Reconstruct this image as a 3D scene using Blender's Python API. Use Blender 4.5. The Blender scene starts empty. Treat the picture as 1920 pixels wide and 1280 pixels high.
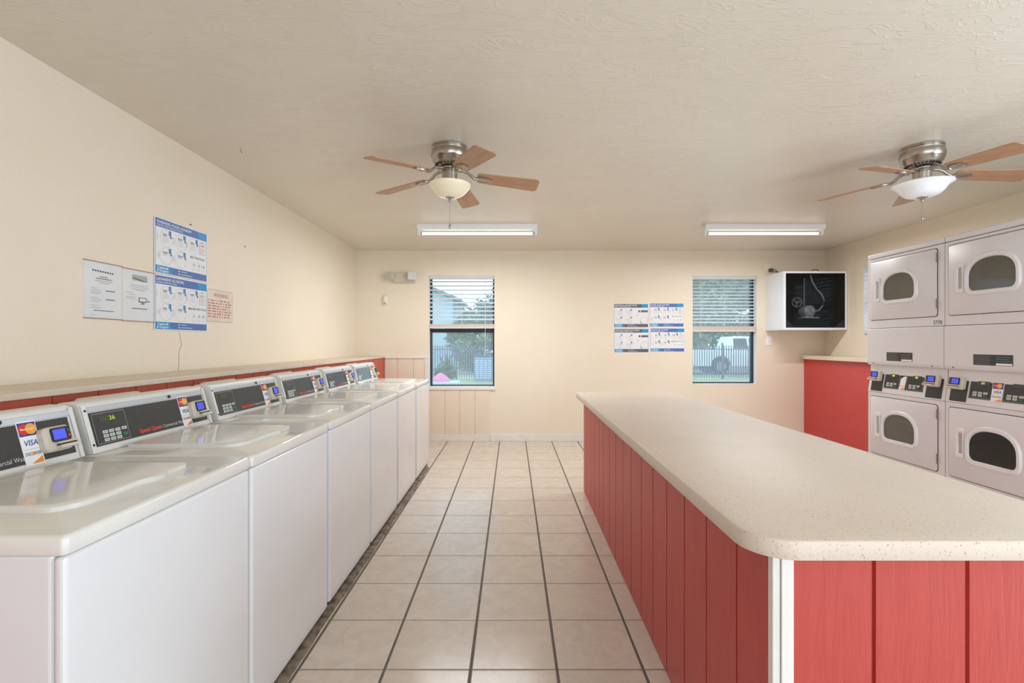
import bpy, bmesh, math, random
from mathutils import Vector, Matrix
random.seed(7)
R = math.radians
sc = bpy.context.scene
COL = sc.collection

# ------------------------------------------------------------------ camera
F_PX, EYE, HORIZON = 910.0, 1.25, 643.0
cam_d = bpy.data.cameras.new('camera')
cam_d.sensor_width = 36.0
cam_d.lens = 36.0 * F_PX / 1920.0
cam_d.shift_y = (HORIZON - 640.0) / 1920.0
cam_d.clip_start = 0.02
cam = bpy.data.objects.new('camera', cam_d)
cam.location = (0, 0, EYE)
cam.rotation_euler = (R(90), 0, 0)
COL.objects.link(cam)
sc.camera = cam

# ------------------------------------------------------------------ world, lights, exposure
sc.view_settings.view_transform = 'Standard'
sc.view_settings.look = 'None'
sc.view_settings.gamma = 1.0
sc.view_settings.use_curve_mapping = False
sc.view_settings.exposure = 0.50
world = bpy.data.worlds.new('overcast_sky')
sc.world = world
world.use_nodes = True
bg = world.node_tree.nodes['Background']
bg.inputs[0].default_value = (0.80, 0.90, 1.0, 1)
bg.inputs[1].default_value = 1.5
DOOR_W, SIDE_W, STRIP_W = 32.0, 66.0, 22.0
TUBE_STRENGTH = 1.1


def area_light(name, loc, rot, sx, sy, watts, rgb):
    l = bpy.data.lights.new(name, 'AREA')
    l.shape = 'RECTANGLE'
    l.size, l.size_y, l.energy, l.color = sx, sy, watts, rgb
    o = bpy.data.objects.new(name, l)
    o.location, o.rotation_euler = loc, rot
    COL.objects.link(o)
    return o


# daylight arriving through the glazed entrance behind the camera and the glazed door in the right wall
area_light('entrance_daylight', (1.55, -1.93, 1.25), (R(90), 0, 0), 3.6, 2.1, DOOR_W, (0.80, 0.91, 1.0))
area_light('side_door_daylight', (4.13, 0.55, 1.25), (R(90), 0, R(90)), 2.2, 2.0, SIDE_W, (0.68, 0.84, 1.0))

# room dimensions
XL, XR, YB, YF, ZC = -1.973, 3.994, 6.192, -1.85, 2.4306
K = YB / F_PX


def px(x, y, Y=YB):
    return ((x - 960) * Y / F_PX, EYE - (y - HORIZON) * Y / F_PX)


# ------------------------------------------------------------------ materials
def lin(c):
    c = c / 255.0
    return c / 12.92 if c <= 0.04045 else ((c + 0.055) / 1.055) ** 2.4


def rgb(r, g, b):
    return (lin(r), lin(g), lin(b), 1)


MATS = {}


def mat(name, col, rough=0.5, metal=0.0, spec=0.5, emit=None, estr=0.0, coat=0.0):
    if name in MATS:
        return MATS[name]
    m = bpy.data.materials.new(name)
    m.use_nodes = True
    b = m.node_tree.nodes['Principled BSDF']
    b.inputs['Base Color'].default_value = rgb(*col)
    b.inputs['Roughness'].default_value = rough
    b.inputs['Metallic'].default_value = metal
    b.inputs['Specular IOR Level'].default_value = spec
    b.inputs['Coat Weight'].default_value = coat
    if emit:
        b.inputs['Emission Color'].default_value = rgb(*emit)
        b.inputs['Emission Strength'].default_value = estr
    MATS[name] = m
    return m


class NT:
    """small helper round a material's node tree"""
    def __init__(self, m):
        self.t = m.node_tree
        self.b = self.t.nodes['Principled BSDF']

    def n(self, kind, **kw):
        nd = self.t.nodes.new(kind)
        for k, v in kw.items():
            if k.startswith('i_'):
                nd.inputs[k[2:]].default_value = v
            else:
                setattr(nd, k, v)
        return nd

    def l(self, a, b):
        self.t.links.new(a, b)

    def coords(self, scale=(1, 1, 1), kind='Object', loc=(0, 0, 0)):
        tc = self.n('ShaderNodeTexCoord')
        mp = self.n('ShaderNodeMapping')
        mp.inputs['Scale'].default_value = scale
        mp.inputs['Location'].default_value = loc
        self.l(tc.outputs[kind], mp.inputs[0])
        return mp.outputs[0]

    def noise(self, co, scale, detail=4, rough=0.55, dist=0.0):
        nd = self.n('ShaderNodeTexNoise')
        nd.inputs['Scale'].default_value = scale
        nd.inputs['Detail'].default_value = detail
        nd.inputs['Roughness'].default_value = rough
        nd.inputs['Distortion'].default_value = dist
        self.l(co, nd.inputs['Vector'])
        return nd.outputs['Fac']

    def ramp(self, fac, stops):
        r = self.n('ShaderNodeValToRGB')
        e = r.color_ramp.elements
        while len(e) < len(stops):
            e.new(0.5)
        for el, (p, c) in zip(e, stops):
            el.position = p
            el.color = c if len(c) == 4 else (c[0], c[0], c[0], 1)
        self.l(fac, r.inputs[0])
        return r.outputs[0]

    def math(self, op, a, b=None, c=None):
        nd = self.n('ShaderNodeMath', operation=op)
        for i, v in enumerate((a, b, c)):
            if v is None:
                continue
            if isinstance(v, (int, float)):
                nd.inputs[i].default_value = v
            else:
                self.l(v, nd.inputs[i])
        return nd.outputs[0]

    def mix(self, fac, a, b, blend='MIX'):
        nd = self.n('ShaderNodeMix', data_type='RGBA', blend_type=blend)
        for key, v in ((0, fac), (6, a), (7, b)):
            if isinstance(v, (int, float)):
                nd.inputs[key].default_value = v
            elif isinstance(v, tuple):
                nd.inputs[key].default_value = v
            else:
                self.l(v, nd.inputs[key])
        return nd.outputs[2]

    def bump(self, h, strength, dist=0.01):
        nd = self.n('ShaderNodeBump')
        nd.inputs['Strength'].default_value = strength
        nd.inputs['Distance'].default_value = dist
        self.l(h, nd.inputs['Height'])
        self.l(nd.outputs[0], self.b.inputs['Normal'])

    def color(self, c):
        self.l(c, self.b.inputs['Base Color'])


def plaster(name, c0, c1, rough, strength, stroke):
    m = mat(name, c0, rough)
    t = NT(m)
    co = t.coords()
    big = t.noise(co, 1.3, 3)
    t.color(t.mix(t.ramp(big, [(0.35, (0,)), (0.7, (1,))]), rgb(*c0), rgb(*c1)))
    fine = t.noise(co, 26.0, 5, 0.6, 0.4)
    cs = t.coords(stroke)
    st = t.noise(cs, 3.2, 4, 0.62, 1.6)
    ridge = t.ramp(st, [(0.50, (0,)), (0.54, (1,)), (0.565, (0.25,))])
    h = t.math('ADD', t.math('MULTIPLY', fine, 0.35), t.math('MULTIPLY', ridge, 0.65))
    t.bump(h, strength, 0.008)
    return m


M_WALL = plaster('cream_plaster', (238, 226, 206), (235, 222, 200), 0.5, 0.16, (1.0, 1.0, 1.4))
M_CEIL = plaster('ceiling_plaster', (227, 219, 205), (223, 214, 199), 0.33, 0.26, (1.2, 2.8, 1.0))


def floor_mat():
    m = mat('floor_tile', (205, 190, 170), 0.3)
    t = NT(m)
    tc = t.n('ShaderNodeTexCoord')
    sep = t.n('ShaderNodeSeparateXYZ')
    t.l(tc.outputs['Object'], sep.inputs[0])
    T, TY = 0.331, 0.3325

    def cell(v, off, size):
        return t.math('DIVIDE', t.math('SUBTRACT', v, off), size)
    cx = cell(sep.outputs[0], -0.489, T)
    cy = cell(sep.outputs[1], 1.859, TY)

    def edge(c):
        f = t.math('FRACT', c)
        return t.math('MINIMUM', f, t.math('SUBTRACT', 1.0, f))
    ex = t.math('MULTIPLY', edge(cx), T)
    ey = t.math('MULTIPLY', edge(cy), TY)
    gx = t.ramp(ex, [(0.0042, (1,)), (0.0056, (0,))])
    gy = t.ramp(ey, [(0.0026, (1,)), (0.0042, (0,))])
    g = t.math('MAXIMUM', gx, gy)
    co = t.coords()
    # per-tile tone
    cmb = t.n('ShaderNodeCombineXYZ')
    t.l(t.math('FLOOR', cx), cmb.inputs[0])
    t.l(t.math('FLOOR', cy), cmb.inputs[1])
    wn = t.n('ShaderNodeTexWhiteNoise', noise_dimensions='2D')
    t.l(cmb.outputs[0], wn.inputs[0])
    n1 = t.noise(co, 9.0, 6, 0.62, 1.2)
    n2 = t.noise(co, 42.0, 3, 0.6, 2.5)
    base = t.mix(t.ramp(n1, [(0.3, (0,)), (0.72, (1,))]), rgb(200, 187, 172), rgb(217, 206, 193))
    vein = t.ramp(n2, [(0.46, (0,)), (0.5, (1,)), (0.54, (0,))])
    base = t.mix(t.math('MULTIPLY', vein, 0.22), base, rgb(182, 162, 141))
    base = t.mix(t.math('MULTIPLY', wn.outputs[0], 0.18), base, rgb(192, 175, 156))
    t.color(t.mix(g, base, rgb(98, 89, 80)))
    t.l(t.math('ADD', 0.22, t.math('MULTIPLY', g, 0.5)), t.b.inputs['Roughness'])
    h = t.math('ADD', t.math('MULTIPLY', g, -1.0), t.math('MULTIPLY', n2, 0.08))
    t.bump(h, 0.35, 0.004)
    return m


M_FLOOR = floor_mat()


def siding(name, c0, c1, axis_stretch):
    m = mat(name, c0, 0.42)
    t = NT(m)
    co = t.coords(axis_stretch)
    n = t.noise(co, 5.0, 6, 0.65, 1.4)
    f = t.noise(co, 26.0, 3, 0.6)
    t.color(t.mix(t.ramp(n, [(0.3, (0,)), (0.7, (1,))]), rgb(*c0), rgb(*c1)))
    h = t.math('ADD', t.math('MULTIPLY', n, 0.7), t.math('MULTIPLY', f, 0.3))
    t.bump(h, 0.5, 0.006)
    return m


M_RED = siding('red_siding_paint', (182, 64, 56), (191, 74, 65), (6, 6, 0.55))
M_BRICKRED = siding('brick_red_siding_paint', (190, 84, 62), (198, 93, 70), (6, 6, 0.55))
M_REDFLAT = siding('red_flat_paint', (190, 64, 60), (197, 71, 66), (2, 2, 2))
M_CREAMSIDE = siding('cream_siding_paint', (236, 222, 201), (232, 218, 196), (5, 5, 0.6))


def laminate():
    m = mat('speckled_laminate', (233, 219, 200), 0.46)
    t = NT(m)
    co = t.coords()
    v = t.noise(co, 210.0, 2, 0.5)
    w = t.noise(co, 130.0, 2, 0.5)
    big = t.noise(co, 2.2, 3)
    c = t.mix(t.ramp(big, [(0.3, (0,)), (0.7, (1,))]), rgb(224, 210, 197), rgb(218, 203, 188))
    c = t.mix(t.ramp(w, [(0.60, (0,)), (0.66, (0.55,))]), c, rgb(203, 184, 160))
    c = t.mix(t.ramp(v, [(0.675, (0,)), (0.71, (0.85,))]), c, rgb(132, 105, 80))
    t.color(c)
    return m


M_LAM = laminate()


def wood(name, c0, c1, scale=(1.5, 14, 14)):
    m = mat(name, c0, 0.4)
    t = NT(m)
    co = t.coords(scale)
    n = t.noise(co, 3.0, 5, 0.6, 1.8)
    t.color(t.mix(t.ramp(n, [(0.32, (0,)), (0.68, (1,))]), rgb(*c0), rgb(*c1)))
    t.bump(n, 0.05, 0.002)
    return m


M_OAK = wood('oak_veneer', (174, 130, 97), (195, 152, 118))


def noisy(name, c0, c1, scale, rough, bump=0.0, metal=0.0, spec=0.5):
    m = mat(name, c0, rough, metal, spec)
    t = NT(m)
    n = t.noise(t.coords(), scale, 4)
    t.color(t.mix(t.ramp(n, [(0.35, (0,)), (0.65, (1,))]), rgb(*c0), rgb(*c1)))
    if bump:
        t.bump(n, bump, 0.004)
    return m


M_ENAMEL = noisy('white_enamel', (231, 231, 232), (228, 228, 229), 3.0, 0.16)
M_TOPENAMEL = noisy('ceiling_warmed_enamel', (229, 227, 221), (225, 222, 215), 4.0, 0.10)  # white enamel with some warm ceiling reflection put into the colour
M_CONSOLE = noisy('console_plastic', (224, 222, 217), (220, 217, 211), 5.0, 0.35)
M_BEIGE = noisy('beige_plastic', (208, 200, 186), (203, 195, 180), 8.0, 0.45)
M_DRYER = noisy('dryer_enamel', (224, 223, 225), (221, 219, 222), 3.0, 0.36)
M_DRYRING = mat('dryer_ring_plastic', (230, 230, 232), 0.25)
M_BLACK = noisy('black_panel', (38, 37, 37), (46, 45, 44), 40.0, 0.38)
M_GREYPANEL = noisy('mottled_grey_panel', (92, 102, 108), (76, 86, 92), 20.0, 0.3)  # two mottled greys for the older panel on the end washer
M_BLACKPLAIN = mat('black_plastic', (26, 26, 28), 0.4)
M_SEAM = mat('dark_seam', (58, 54, 50), 0.8)
M_KEY = mat('key_white', (206, 208, 204), 0.5)
M_KEYGREEN = mat('key_green', (26, 110, 84), 0.5)
M_SILVER = mat('brushed_silver', (190, 194, 202), 0.3, 0.35)
M_WHITE = mat('paper_white', (240, 240, 240), 0.6)
M_PAPER = noisy('poster_paper', (236, 237, 238), (232, 233, 235), 6.0, 0.45)
M_TRIM = noisy('white_trim_paint', (234, 231, 226), (228, 225, 219), 6.0, 0.4)
M_SHELF = noisy('beige_shelf_paint', (222, 205, 184), (214, 196, 174), 7.0, 0.4, 0.05)
M_NICKEL = noisy('brushed_nickel', (176, 168, 158), (190, 183, 174), 30.0, 0.28, 0.0, 1.0)
M_DARKMETAL = mat('dark_bronze', (52, 54, 62), 0.4, 0.4)
M_FROSTCREAM = mat('cream_glass', (240, 230, 200), 0.25, spec=0.5, emit=(255, 240, 205), estr=0.08)
M_FROSTWHITE = mat('white_glass', (236, 240, 244), 0.25, spec=0.5, emit=(255, 255, 255), estr=0.06)
M_TUBE = mat('lit_tube', (255, 255, 255), 0.5, emit=(255, 250, 238), estr=TUBE_STRENGTH)
M_SCREEN = mat('blue_screen', (52, 62, 190), 0.3, emit=(70, 84, 220), estr=0.45)
M_LED = mat('green_digits', (150, 200, 40), 0.4, emit=(175, 215, 60), estr=0.45)
M_LCD = mat('green_display', (50, 54, 36), 0.3, emit=(120, 150, 60), estr=0.02)
M_DIM = mat('dim_display', (58, 60, 38), 0.3)
M_ORANGE = mat('print_orange', (240, 140, 40), 0.5)
M_MRED = mat('print_red', (214, 44, 40), 0.5)
M_MYEL = mat('print_amber', (242, 165, 50), 0.5)
M_VBLUE = mat('print_navy', (40, 60, 140), 0.5)
M_SQRED = mat('print_brand_red', (226, 70, 48), 0.5)
M_PGREY = mat('print_grey', (178, 178, 180), 0.6)
M_PLIGHT = mat('print_light_grey', (205, 206, 208), 0.6)
M_PDARK = mat('print_dark', (70, 70, 74), 0.6)
M_PROSE = mat('print_rose', (216, 168, 170), 0.6)
M_HBLUE = mat('print_header_blue', (76, 112, 178), 0.45)
M_HTEAL = mat('print_teal', (34, 146, 206), 0.45)
M_HDARK = mat('print_slate', (88, 94, 108), 0.45)
M_ICON = mat('print_icon_blue', (74, 138, 188), 0.5)
M_WARN = mat('print_warning_red', (184, 116, 106), 0.6)
M_WARNPAPER = noisy('aged_card', (232, 222, 210), (230, 206, 186), 9.0, 0.5)
M_BROWN = mat('brown_edge', (176, 148, 120), 0.6)
M_GLASSDARK = noisy('smoked_glass', (92, 92, 82), (100, 99, 89), 6.0, 0.06)
M_GLASSBLACK = mat('black_glass', (18, 19, 20), 0.05)
M_SLAT = mat('blind_vinyl', (240, 242, 244), 0.45)
_t = NT(M_SLAT)
_tl = _t.n('ShaderNodeBsdfTranslucent')
_tl.inputs[0].default_value = (0.86, 0.92, 0.97, 1)
_mx = _t.n('ShaderNodeMixShader')
_mx.inputs[0].default_value = 0.3
_t.l(_t.b.outputs[0], _mx.inputs[1])
_t.l(_tl.outputs[0], _mx.inputs[2])
_t.l(_mx.outputs[0], _t.t.nodes['Material Output'].inputs[0])
M_RAIL = mat('blind_rail', (226, 214, 205), 0.5)


def pane_mat(name, tint, haze, gloss=0.05):
    m = bpy.data.materials.new(name)
    m.use_nodes = True
    t = m.node_tree
    t.nodes.clear()
    out = t.nodes.new('ShaderNodeOutputMaterial')
    tr = t.nodes.new('ShaderNodeBsdfTransparent')
    tr.inputs[0].default_value = tint
    tl = t.nodes.new('ShaderNodeBsdfTranslucent')
    tl.inputs[0].default_value = (0.80, 0.88, 0.95, 1)
    gl = t.nodes.new('ShaderNodeBsdfGlossy')
    gl.inputs['Roughness'].default_value = 0.05
    m1 = t.nodes.new('ShaderNodeMixShader')
    m1.inputs[0].default_value = haze
    t.links.new(tr.outputs[0], m1.inputs[1])
    t.links.new(tl.outputs[0], m1.inputs[2])
    m2 = t.nodes.new('ShaderNodeMixShader')
    m2.inputs[0].default_value = gloss
    t.links.new(m1.outputs[0], m2.inputs[1])
    t.links.new(gl.outputs[0], m2.inputs[2])
    t.links.new(m2.outputs[0], out.inputs[0])
    return m


M_PANE = pane_mat('hazed_window_glass', (0.90, 0.96, 1.0, 1), 0.13)  # pale blue haze mixed into the panes for the overexposed look outdoors
M_BOXPANE = pane_mat('dusty_box_glass', (0.80, 0.81, 0.82, 1), 0.01, 0.012)
M_SLEEVE = pane_mat('clear_sleeve', (0.99, 0.99, 0.99, 1), 0.015, 0.02)


# ------------------------------------------------------------------ mesh builder
class MB:
    def __init__(self):
        self.v, self.f, self.m, self.T = [], [], [], None

    def add(self, pts):
        i = len(self.v)
        for p in pts:
            self.v.append(self.T(*p) if self.T else tuple(p))
        return i

    def face(self, idx, m=0):
        self.f.append(tuple(idx))
        self.m.append(m)

    def box(self, x0, x1, y0, y1, z0, z1, m=0):
        i = self.add([(x0, y0, z0), (x1, y0, z0), (x1, y1, z0), (x0, y1, z0),
                      (x0, y0, z1), (x1, y0, z1), (x1, y1, z1), (x0, y1, z1)])
        for q in ((0, 3, 2, 1), (4, 5, 6, 7), (0, 1, 5, 4), (1, 2, 6, 5), (2, 3, 7, 6), (3, 0, 4, 7)):
            self.face([i + k for k in q], m)
        return self

    def loft(self, loops, m=0, cap0=True, cap1=True):
        n = len(loops[0])
        ids = [self.add(l) for l in loops]
        for a, b in zip(ids, ids[1:]):
            for k in range(n):
                k2 = (k + 1) % n
                self.face((a + k, a + k2, b + k2, b + k), m)
        if cap0:
            self.face([ids[0] + k for k in reversed(range(n))], m)
        if cap1:
            self.face([ids[-1] + k for k in range(n)], m)
        return self

    def prism(self, pts, axis, a, b, m=0):
        """extrude a 2-D outline along an axis; outline is in the two other axes in order"""
        def at(p, t):
            return {'x': (t, p[0], p[1]), 'y': (p[0], t, p[1]), 'z': (p[0], p[1], t)}[axis]
        return self.loft([[at(p, a) for p in pts], [at(p, b) for p in pts]], m)

    def lathe(self, prof, c=(0, 0, 0), n=40, m=0, axis='z', cap=True):
        loops = []
        for r, h in prof:
            r = max(r, 1e-4)
            l = []
            for k in range(n):
                a = 2 * math.pi * k / n
                p = {'z': (r * math.cos(a), r * math.sin(a), h),
                     'y': (r * math.cos(a), h, r * math.sin(a)),
                     'x': (h, r * math.cos(a), r * math.sin(a))}[axis]
                l.append((p[0] + c[0], p[1] + c[1], p[2] + c[2]))
            loops.append(l)
        return self.loft(loops, m, cap, cap)

    def cyl(self, c, r, h0, h1, axis='z', n=24, m=0):
        return self.lathe([(r, h0), (r, h1)], c, n, m, axis)

    def tube(self, path, r, n=10, m=0):
        P = [Vector(p) for p in path]
        loops = []
        for i, p in enumerate(P):
            d = (P[min(i + 1, len(P) - 1)] - P[max(i - 1, 0)]).normalized()
            up = Vector((0, 0, 1)) if abs(d.z) < 0.9 else Vector((1, 0, 0))
            a = d.cross(up).normalized()
            b = d.cross(a).normalized()
            rr = r[i] if isinstance(r, (list, tuple)) else r
            loops.append([tuple(p + a * rr * math.cos(2 * math.pi * k / n) + b * rr * math.sin(2 * math.pi * k / n)) for k in range(n)])
        return self.loft(loops, m)

    # flat print: u right, v up, d out of the sheet (towards local -y)
    def rect(self, u0, u1, v0, v1, d, m=0):
        i = self.add([(u0, -d, v0), (u1, -d, v0), (u1, -d, v1), (u0, -d, v1)])
        self.face((i, i + 1, i + 2, i + 3), m)

    def poly(self, pts, d, m=0):
        i = self.add([(u, -d, v) for u, v in pts])
        self.face([i + k for k in range(len(pts))], m)

    def disc(self, u, v, r, d, m=0, n=24, rv=None):
        rv = rv or r
        self.poly([(u + r * math.cos(2 * math.pi * k / n), v + rv * math.sin(2 * math.pi * k / n)) for k in range(n)], d, m)

    def ring(self, u, v, r, w, d, m=0, n=32):
        for k in range(n):
            a, b = 2 * math.pi * k / n, 2 * math.pi * (k + 1) / n
            self.poly([(u + rr * math.cos(t), v + rr * math.sin(t)) for rr, t in ((r, a), (r, b), (r - w, b), (r - w, a))][::-1], d, m)

    def outline(self, u0, u1, v0, v1, w, d, m=0):
        self.rect(u0, u1, v0, v0 + w, d, m)
        self.rect(u0, u1, v1 - w, v1, d, m)
        self.rect(u0, u0 + w, v0, v1, d, m)
        self.rect(u1 - w, u1, v0, v1, d, m)

    def text(self, s, u, v, h, d, m=0, width=None, align='L', bold=0.0, shear=0.0):
        vs, fs, w0 = glyphs(s, bold)
        k = h
        kx = width / w0 if width else h
        off = {'L': 0, 'C': -0.5 * w0 * kx, 'R': -w0 * kx}[align]
        i = self.add([(u + off + x * kx + shear * y * k, -d, v + y * k) for x, y in vs])
        for f in fs:
            self.face([i + q for q in f], m)

    def build(self, name, mats, parent=None, bevel=0.0, smooth=None, seg=2, loc=None, rotz=None, fix=True):
        me = bpy.data.meshes.new(name)
        me.from_pydata(self.v, [], self.f)
        if not isinstance(mats, (list, tuple)):
            mats = [mats]
        for q in mats:
            me.materials.append(q)
        me.polygons.foreach_set('material_index', self.m)
        if fix:
            bm = bmesh.new()
            bm.from_mesh(me)
            bmesh.ops.recalc_face_normals(bm, faces=bm.faces)
            bm.to_mesh(me)
            bm.free()
        if smooth:
            me.polygons.foreach_set('use_smooth', [True] * len(me.polygons))
            me.set_sharp_from_angle(angle=R(smooth))
        me.update()
        o = bpy.data.objects.new(name, me)
        COL.objects.link(o)
        if parent:
            o.parent = parent
        if loc:
            o.location = loc
        if rotz is not None:
            o.rotation_euler = (0, 0, rotz)
        if bevel:
            md = o.modifiers.new('bevel', 'BEVEL')
            md.width, md.segments, md.limit_method, md.angle_limit = bevel, seg, 'ANGLE', R(40)
        return o


_G = {}


def glyphs(s, bold=0.0):
    key = (s, bold)
    if key in _G:
        return _G[key]
    cu = bpy.data.curves.new('lettering', 'FONT')
    cu.body = s
    cu.resolution_u = 2
    cu.offset = bold
    cu.fill_mode = 'FRONT'
    ob = bpy.data.objects.new('lettering', cu)
    COL.objects.link(ob)
    dg = bpy.context.evaluated_depsgraph_get()
    me = bpy.data.meshes.new_from_object(ob.evaluated_get(dg))
    vs = [(v.co.x, v.co.y) for v in me.vertices]
    fs = [tuple(p.vertices) for p in me.polygons]
    bpy.data.objects.remove(ob)
    bpy.data.curves.remove(cu)
    bpy.data.meshes.remove(me)
    x0 = min(v[0] for v in vs)
    x1 = max(v[0] for v in vs)
    cap = 0.72
    vs = [((x - x0) / cap, y / cap) for x, y in vs]
    _G[key] = (vs, fs, (x1 - x0) / cap)
    return _G[key]


def tag(o, label, cat, group=None, kind=None):
    o['label'], o['category'] = label, cat
    if group:
        o['group'] = group
    if kind:
        o['kind'] = kind
    return o


def structure(o):
    o['kind'] = 'structure'
    return o


def thing(name, label, cat, loc, rotz=0.0, group=None):
    o = bpy.data.objects.new(name, None)
    o.empty_display_size = 0.05
    COL.objects.link(o)
    o.location, o.rotation_euler = loc, (0, 0, rotz)
    return tag(o, label, cat, group)


def kids(o):
    return [c for c in bpy.data.objects if c.parent == o]


def copy_tree(o, parent=None):
    c = o.copy()
    COL.objects.link(c)
    c.parent = parent
    for ch in kids(o):
        copy_tree(ch, c)
    return c


def rrect(u0, u1, v0, v1, r, n=6):
    pts = []
    for cu, cv, a0 in ((u1 - r, v0 + r, -90), (u1 - r, v1 - r, 0), (u0 + r, v1 - r, 90), (u0 + r, v0 + r, 180)):
        for k in range(n + 1):
            a = R(a0 + 90 * k / n)
            pts.append((cu + r * math.cos(a), cv + r * math.sin(a)))
    return pts


# ------------------------------------------------------------------ room shell
def wall_cells(mb, us, vs, holes, put):
    """fill the grid us x vs with blocks except where a hole lies"""
    for a, b in zip(us, us[1:]):
        for c, d in zip(vs, vs[1:]):
            mu, mv = (a + b) / 2, (c + d) / 2
            if any(h[0] < mu < h[1] and h[2] < mv < h[3] for h in holes):
                continue
            put(a, b, c, d)


W1 = (-1.061, -0.221, 0.685, 2.114)       # back wall, left window
W2 = (2.300, 3.125, 0.719, 2.110)         # back wall, right window
W3 = (4.45, 5.515, 1.33, 2.135)           # right wall, beside the dryers
DEPTH = 0.16

mb = MB()
mb.box(XL - 0.15, XR + 0.15, YF - 0.15, YB + DEPTH, -0.1, 0.0)
structure(mb.build('floor', M_FLOOR))
mb = MB()
mb.box(XL - 0.15, XR + 0.15, YF - 0.15, YB + DEPTH, ZC, ZC + 0.1)
structure(mb.build('ceiling', M_CEIL))
mb = MB()
wall_cells(mb, [XL - 0.15, W1[0], W1[1], W2[0], W2[1], XR + 0.15], [0, W1[2], W2[2], W2[3], W1[3], ZC], [W1, W2],
           lambda a, b, c, d: mb.box(a, b, YB, YB + DEPTH, c, d))
wall_back = structure(mb.build('wall_back', M_WALL))
mb = MB()
mb.box(XL - 0.15, XL, YF, YB, 0, ZC)
wall_left = structure(mb.build('wall_left', M_WALL))
SD = (-0.55, 1.65, 0.0, 2.1)
mb = MB()
wall_cells(mb, [YF, SD[0], SD[1], W3[0], W3[1], YB], [0, W3[2], SD[3], W3[3], ZC], [W3, SD],
           lambda a, b, c, d: mb.box(XR, XR + 0.15, a, b, c, d))
structure(mb.build('wall_right', M_WALL))
FD = (-0.25, 3.35, 0.0, 2.2)
mb = MB()
wall_cells(mb, [XL - 0.15, FD[0], FD[1], XR + 0.15], [0, FD[3], ZC], [FD],
           lambda a, b, c, d: mb.box(a, b, YF - 0.15, YF, c, d))
structure(mb.build('wall_front', M_WALL))

# baseboards
structure(MB().box(-1.62, -0.283, YB - 0.016, YB, 0, 0.083).build('baseboard_back', M_TRIM, bevel=0.003))
structure(MB().box(-0.280, 3.710, YB - 0.014, YB, 0, 0.088).build('baseboard_back', M_TRIM, bevel=0.003))

# thin hairline crack in the left wall plaster below the posters, and patched nail holes
mb = MB()


def lw(x, y):
    d = (960 - x)
    Y = F_PX * -XL / d
    return (XL + 0.0006, Y, EYE - (y - HORIZON) * Y / F_PX)


cr = [(336, 622), (338, 634), (340, 646), (337, 655), (335, 664), (335.5, 676), (334.5, 694)]
mb.tube([lw(*p) for p in cr], 0.0011, 5)
mb.build('crack', mat('crack_brown', (150, 124, 98), 0.9), wall_left)


# ------------------------------------------------------------------ grooved siding panels
def grooved(u0, u1, grooves, thick, gw=0.010, gd=0.007):
    """outline (u, depth) of a vertical-groove board; front at depth 0, back at +thick"""
    pts = [(u0, thick), (u0, 0)]
    for g in grooves:
        if u0 + gw < g < u1 - gw:
            pts += [(g - gw / 2, 0), (g - gw / 2 + 0.002, gd), (g + gw / 2 - 0.002, gd), (g + gw / 2, 0)]
    pts += [(u1, 0), (u1, thick)]
    return pts


def frange(a, b, s):
    out = []
    while a < b:
        out.append(a)
        a += s
    return out


# cream boarded dado on the back wall, each side of and under the left window
mb = MB()
mb.prism([(u, YB - 0.012 + d) for u, d in grooved(-1.618, -1.075, [-1.456, -1.256], 0.012, 0.011, 0.009)], 'z', 0.083, 1.055)
structure(mb.build('trim_1', M_CREAMSIDE))
mb = MB()
mb.prism([(u, YB - 0.012 + d) for u, d in grooved(-1.061, -0.283, [-0.857, -0.667, -0.470], 0.012, 0.011, 0.009)], 'z', 0.083, 0.66)
structure(mb.build('trim_2', M_CREAMSIDE))
structure(MB().box(-1.62, -1.061, YB - 0.026, YB, 1.055, 1.083).build('trim_3', M_TRIM, bevel=0.003))
structure(MB().box(-1.112, -1.063, YB - 0.020, YB, 0.66, 1.055).build('trim_6', M_TRIM, bevel=0.003))
mb = MB()
mb.box(-1.07, -0.215, YB - 0.024, YB - 0.001, 0.655, 0.685)
structure(mb.build('trim_4', M_TRIM, bevel=0.003))


# ------------------------------------------------------------------ windows
def window(n, x0, x1, z0, z1, loc=(0, 0, 0), rotz=0, sill=True):
    """dark single-hung window in a wall recess; opening in local x/z, room towards -y"""
    t, yf = 0.026, 0.085
    mb = MB()
    zm = z0 + (z1 - z0) * 0.51
    for a, b, c, d in ((x0, x0 + t, z0, z1), (x1 - t, x1, z0, z1), (x0 + t, x1 - t, z0, z0 + t), (x0 + t, x1 - t, z1 - t, z1)):
        mb.box(a, b, yf, DEPTH - 0.01, c, d)
    o = structure(mb.build('window_%d' % n, M_DARKMETAL, bevel=0.003, loc=loc, rotz=rotz))
    mb = MB()
    mb.box(x0 + t, x1 - t, yf - 0.012, DEPTH - 0.03, zm - 0.028, zm + 0.022)
    mb.build('meeting_rail', M_DARKMETAL, o, bevel=0.003)
    mb = MB()
    mb.box(x0 + t, x1 - t, yf + 0.03, yf + 0.034, z0 + t, zm - 0.028)
    mb.build('window_pane', M_PANE, o)
    mb = MB()
    mb.box(x0 + t, x1 - t, yf + 0.045, yf + 0.049, zm + 0.022, z1 - t)
    mb.build('window_pane', M_PANE, o)
    mb = MB()   # painted reveal lining
    e = 0.004
    mb.box(x0, x0 + e, 0.0, yf, z0, z1)
    mb.box(x1 - e, x1, 0.0, yf, z0, z1)
    mb.box(x0 + e, x1 - e, 0.0, yf, z1 - e, z1)
    mb.box(x0 + e, x1 - e, -0.002, yf, z0, z0 + 0.012)
    mb.build('reveal', M_TRIM, o)
    return o


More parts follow.
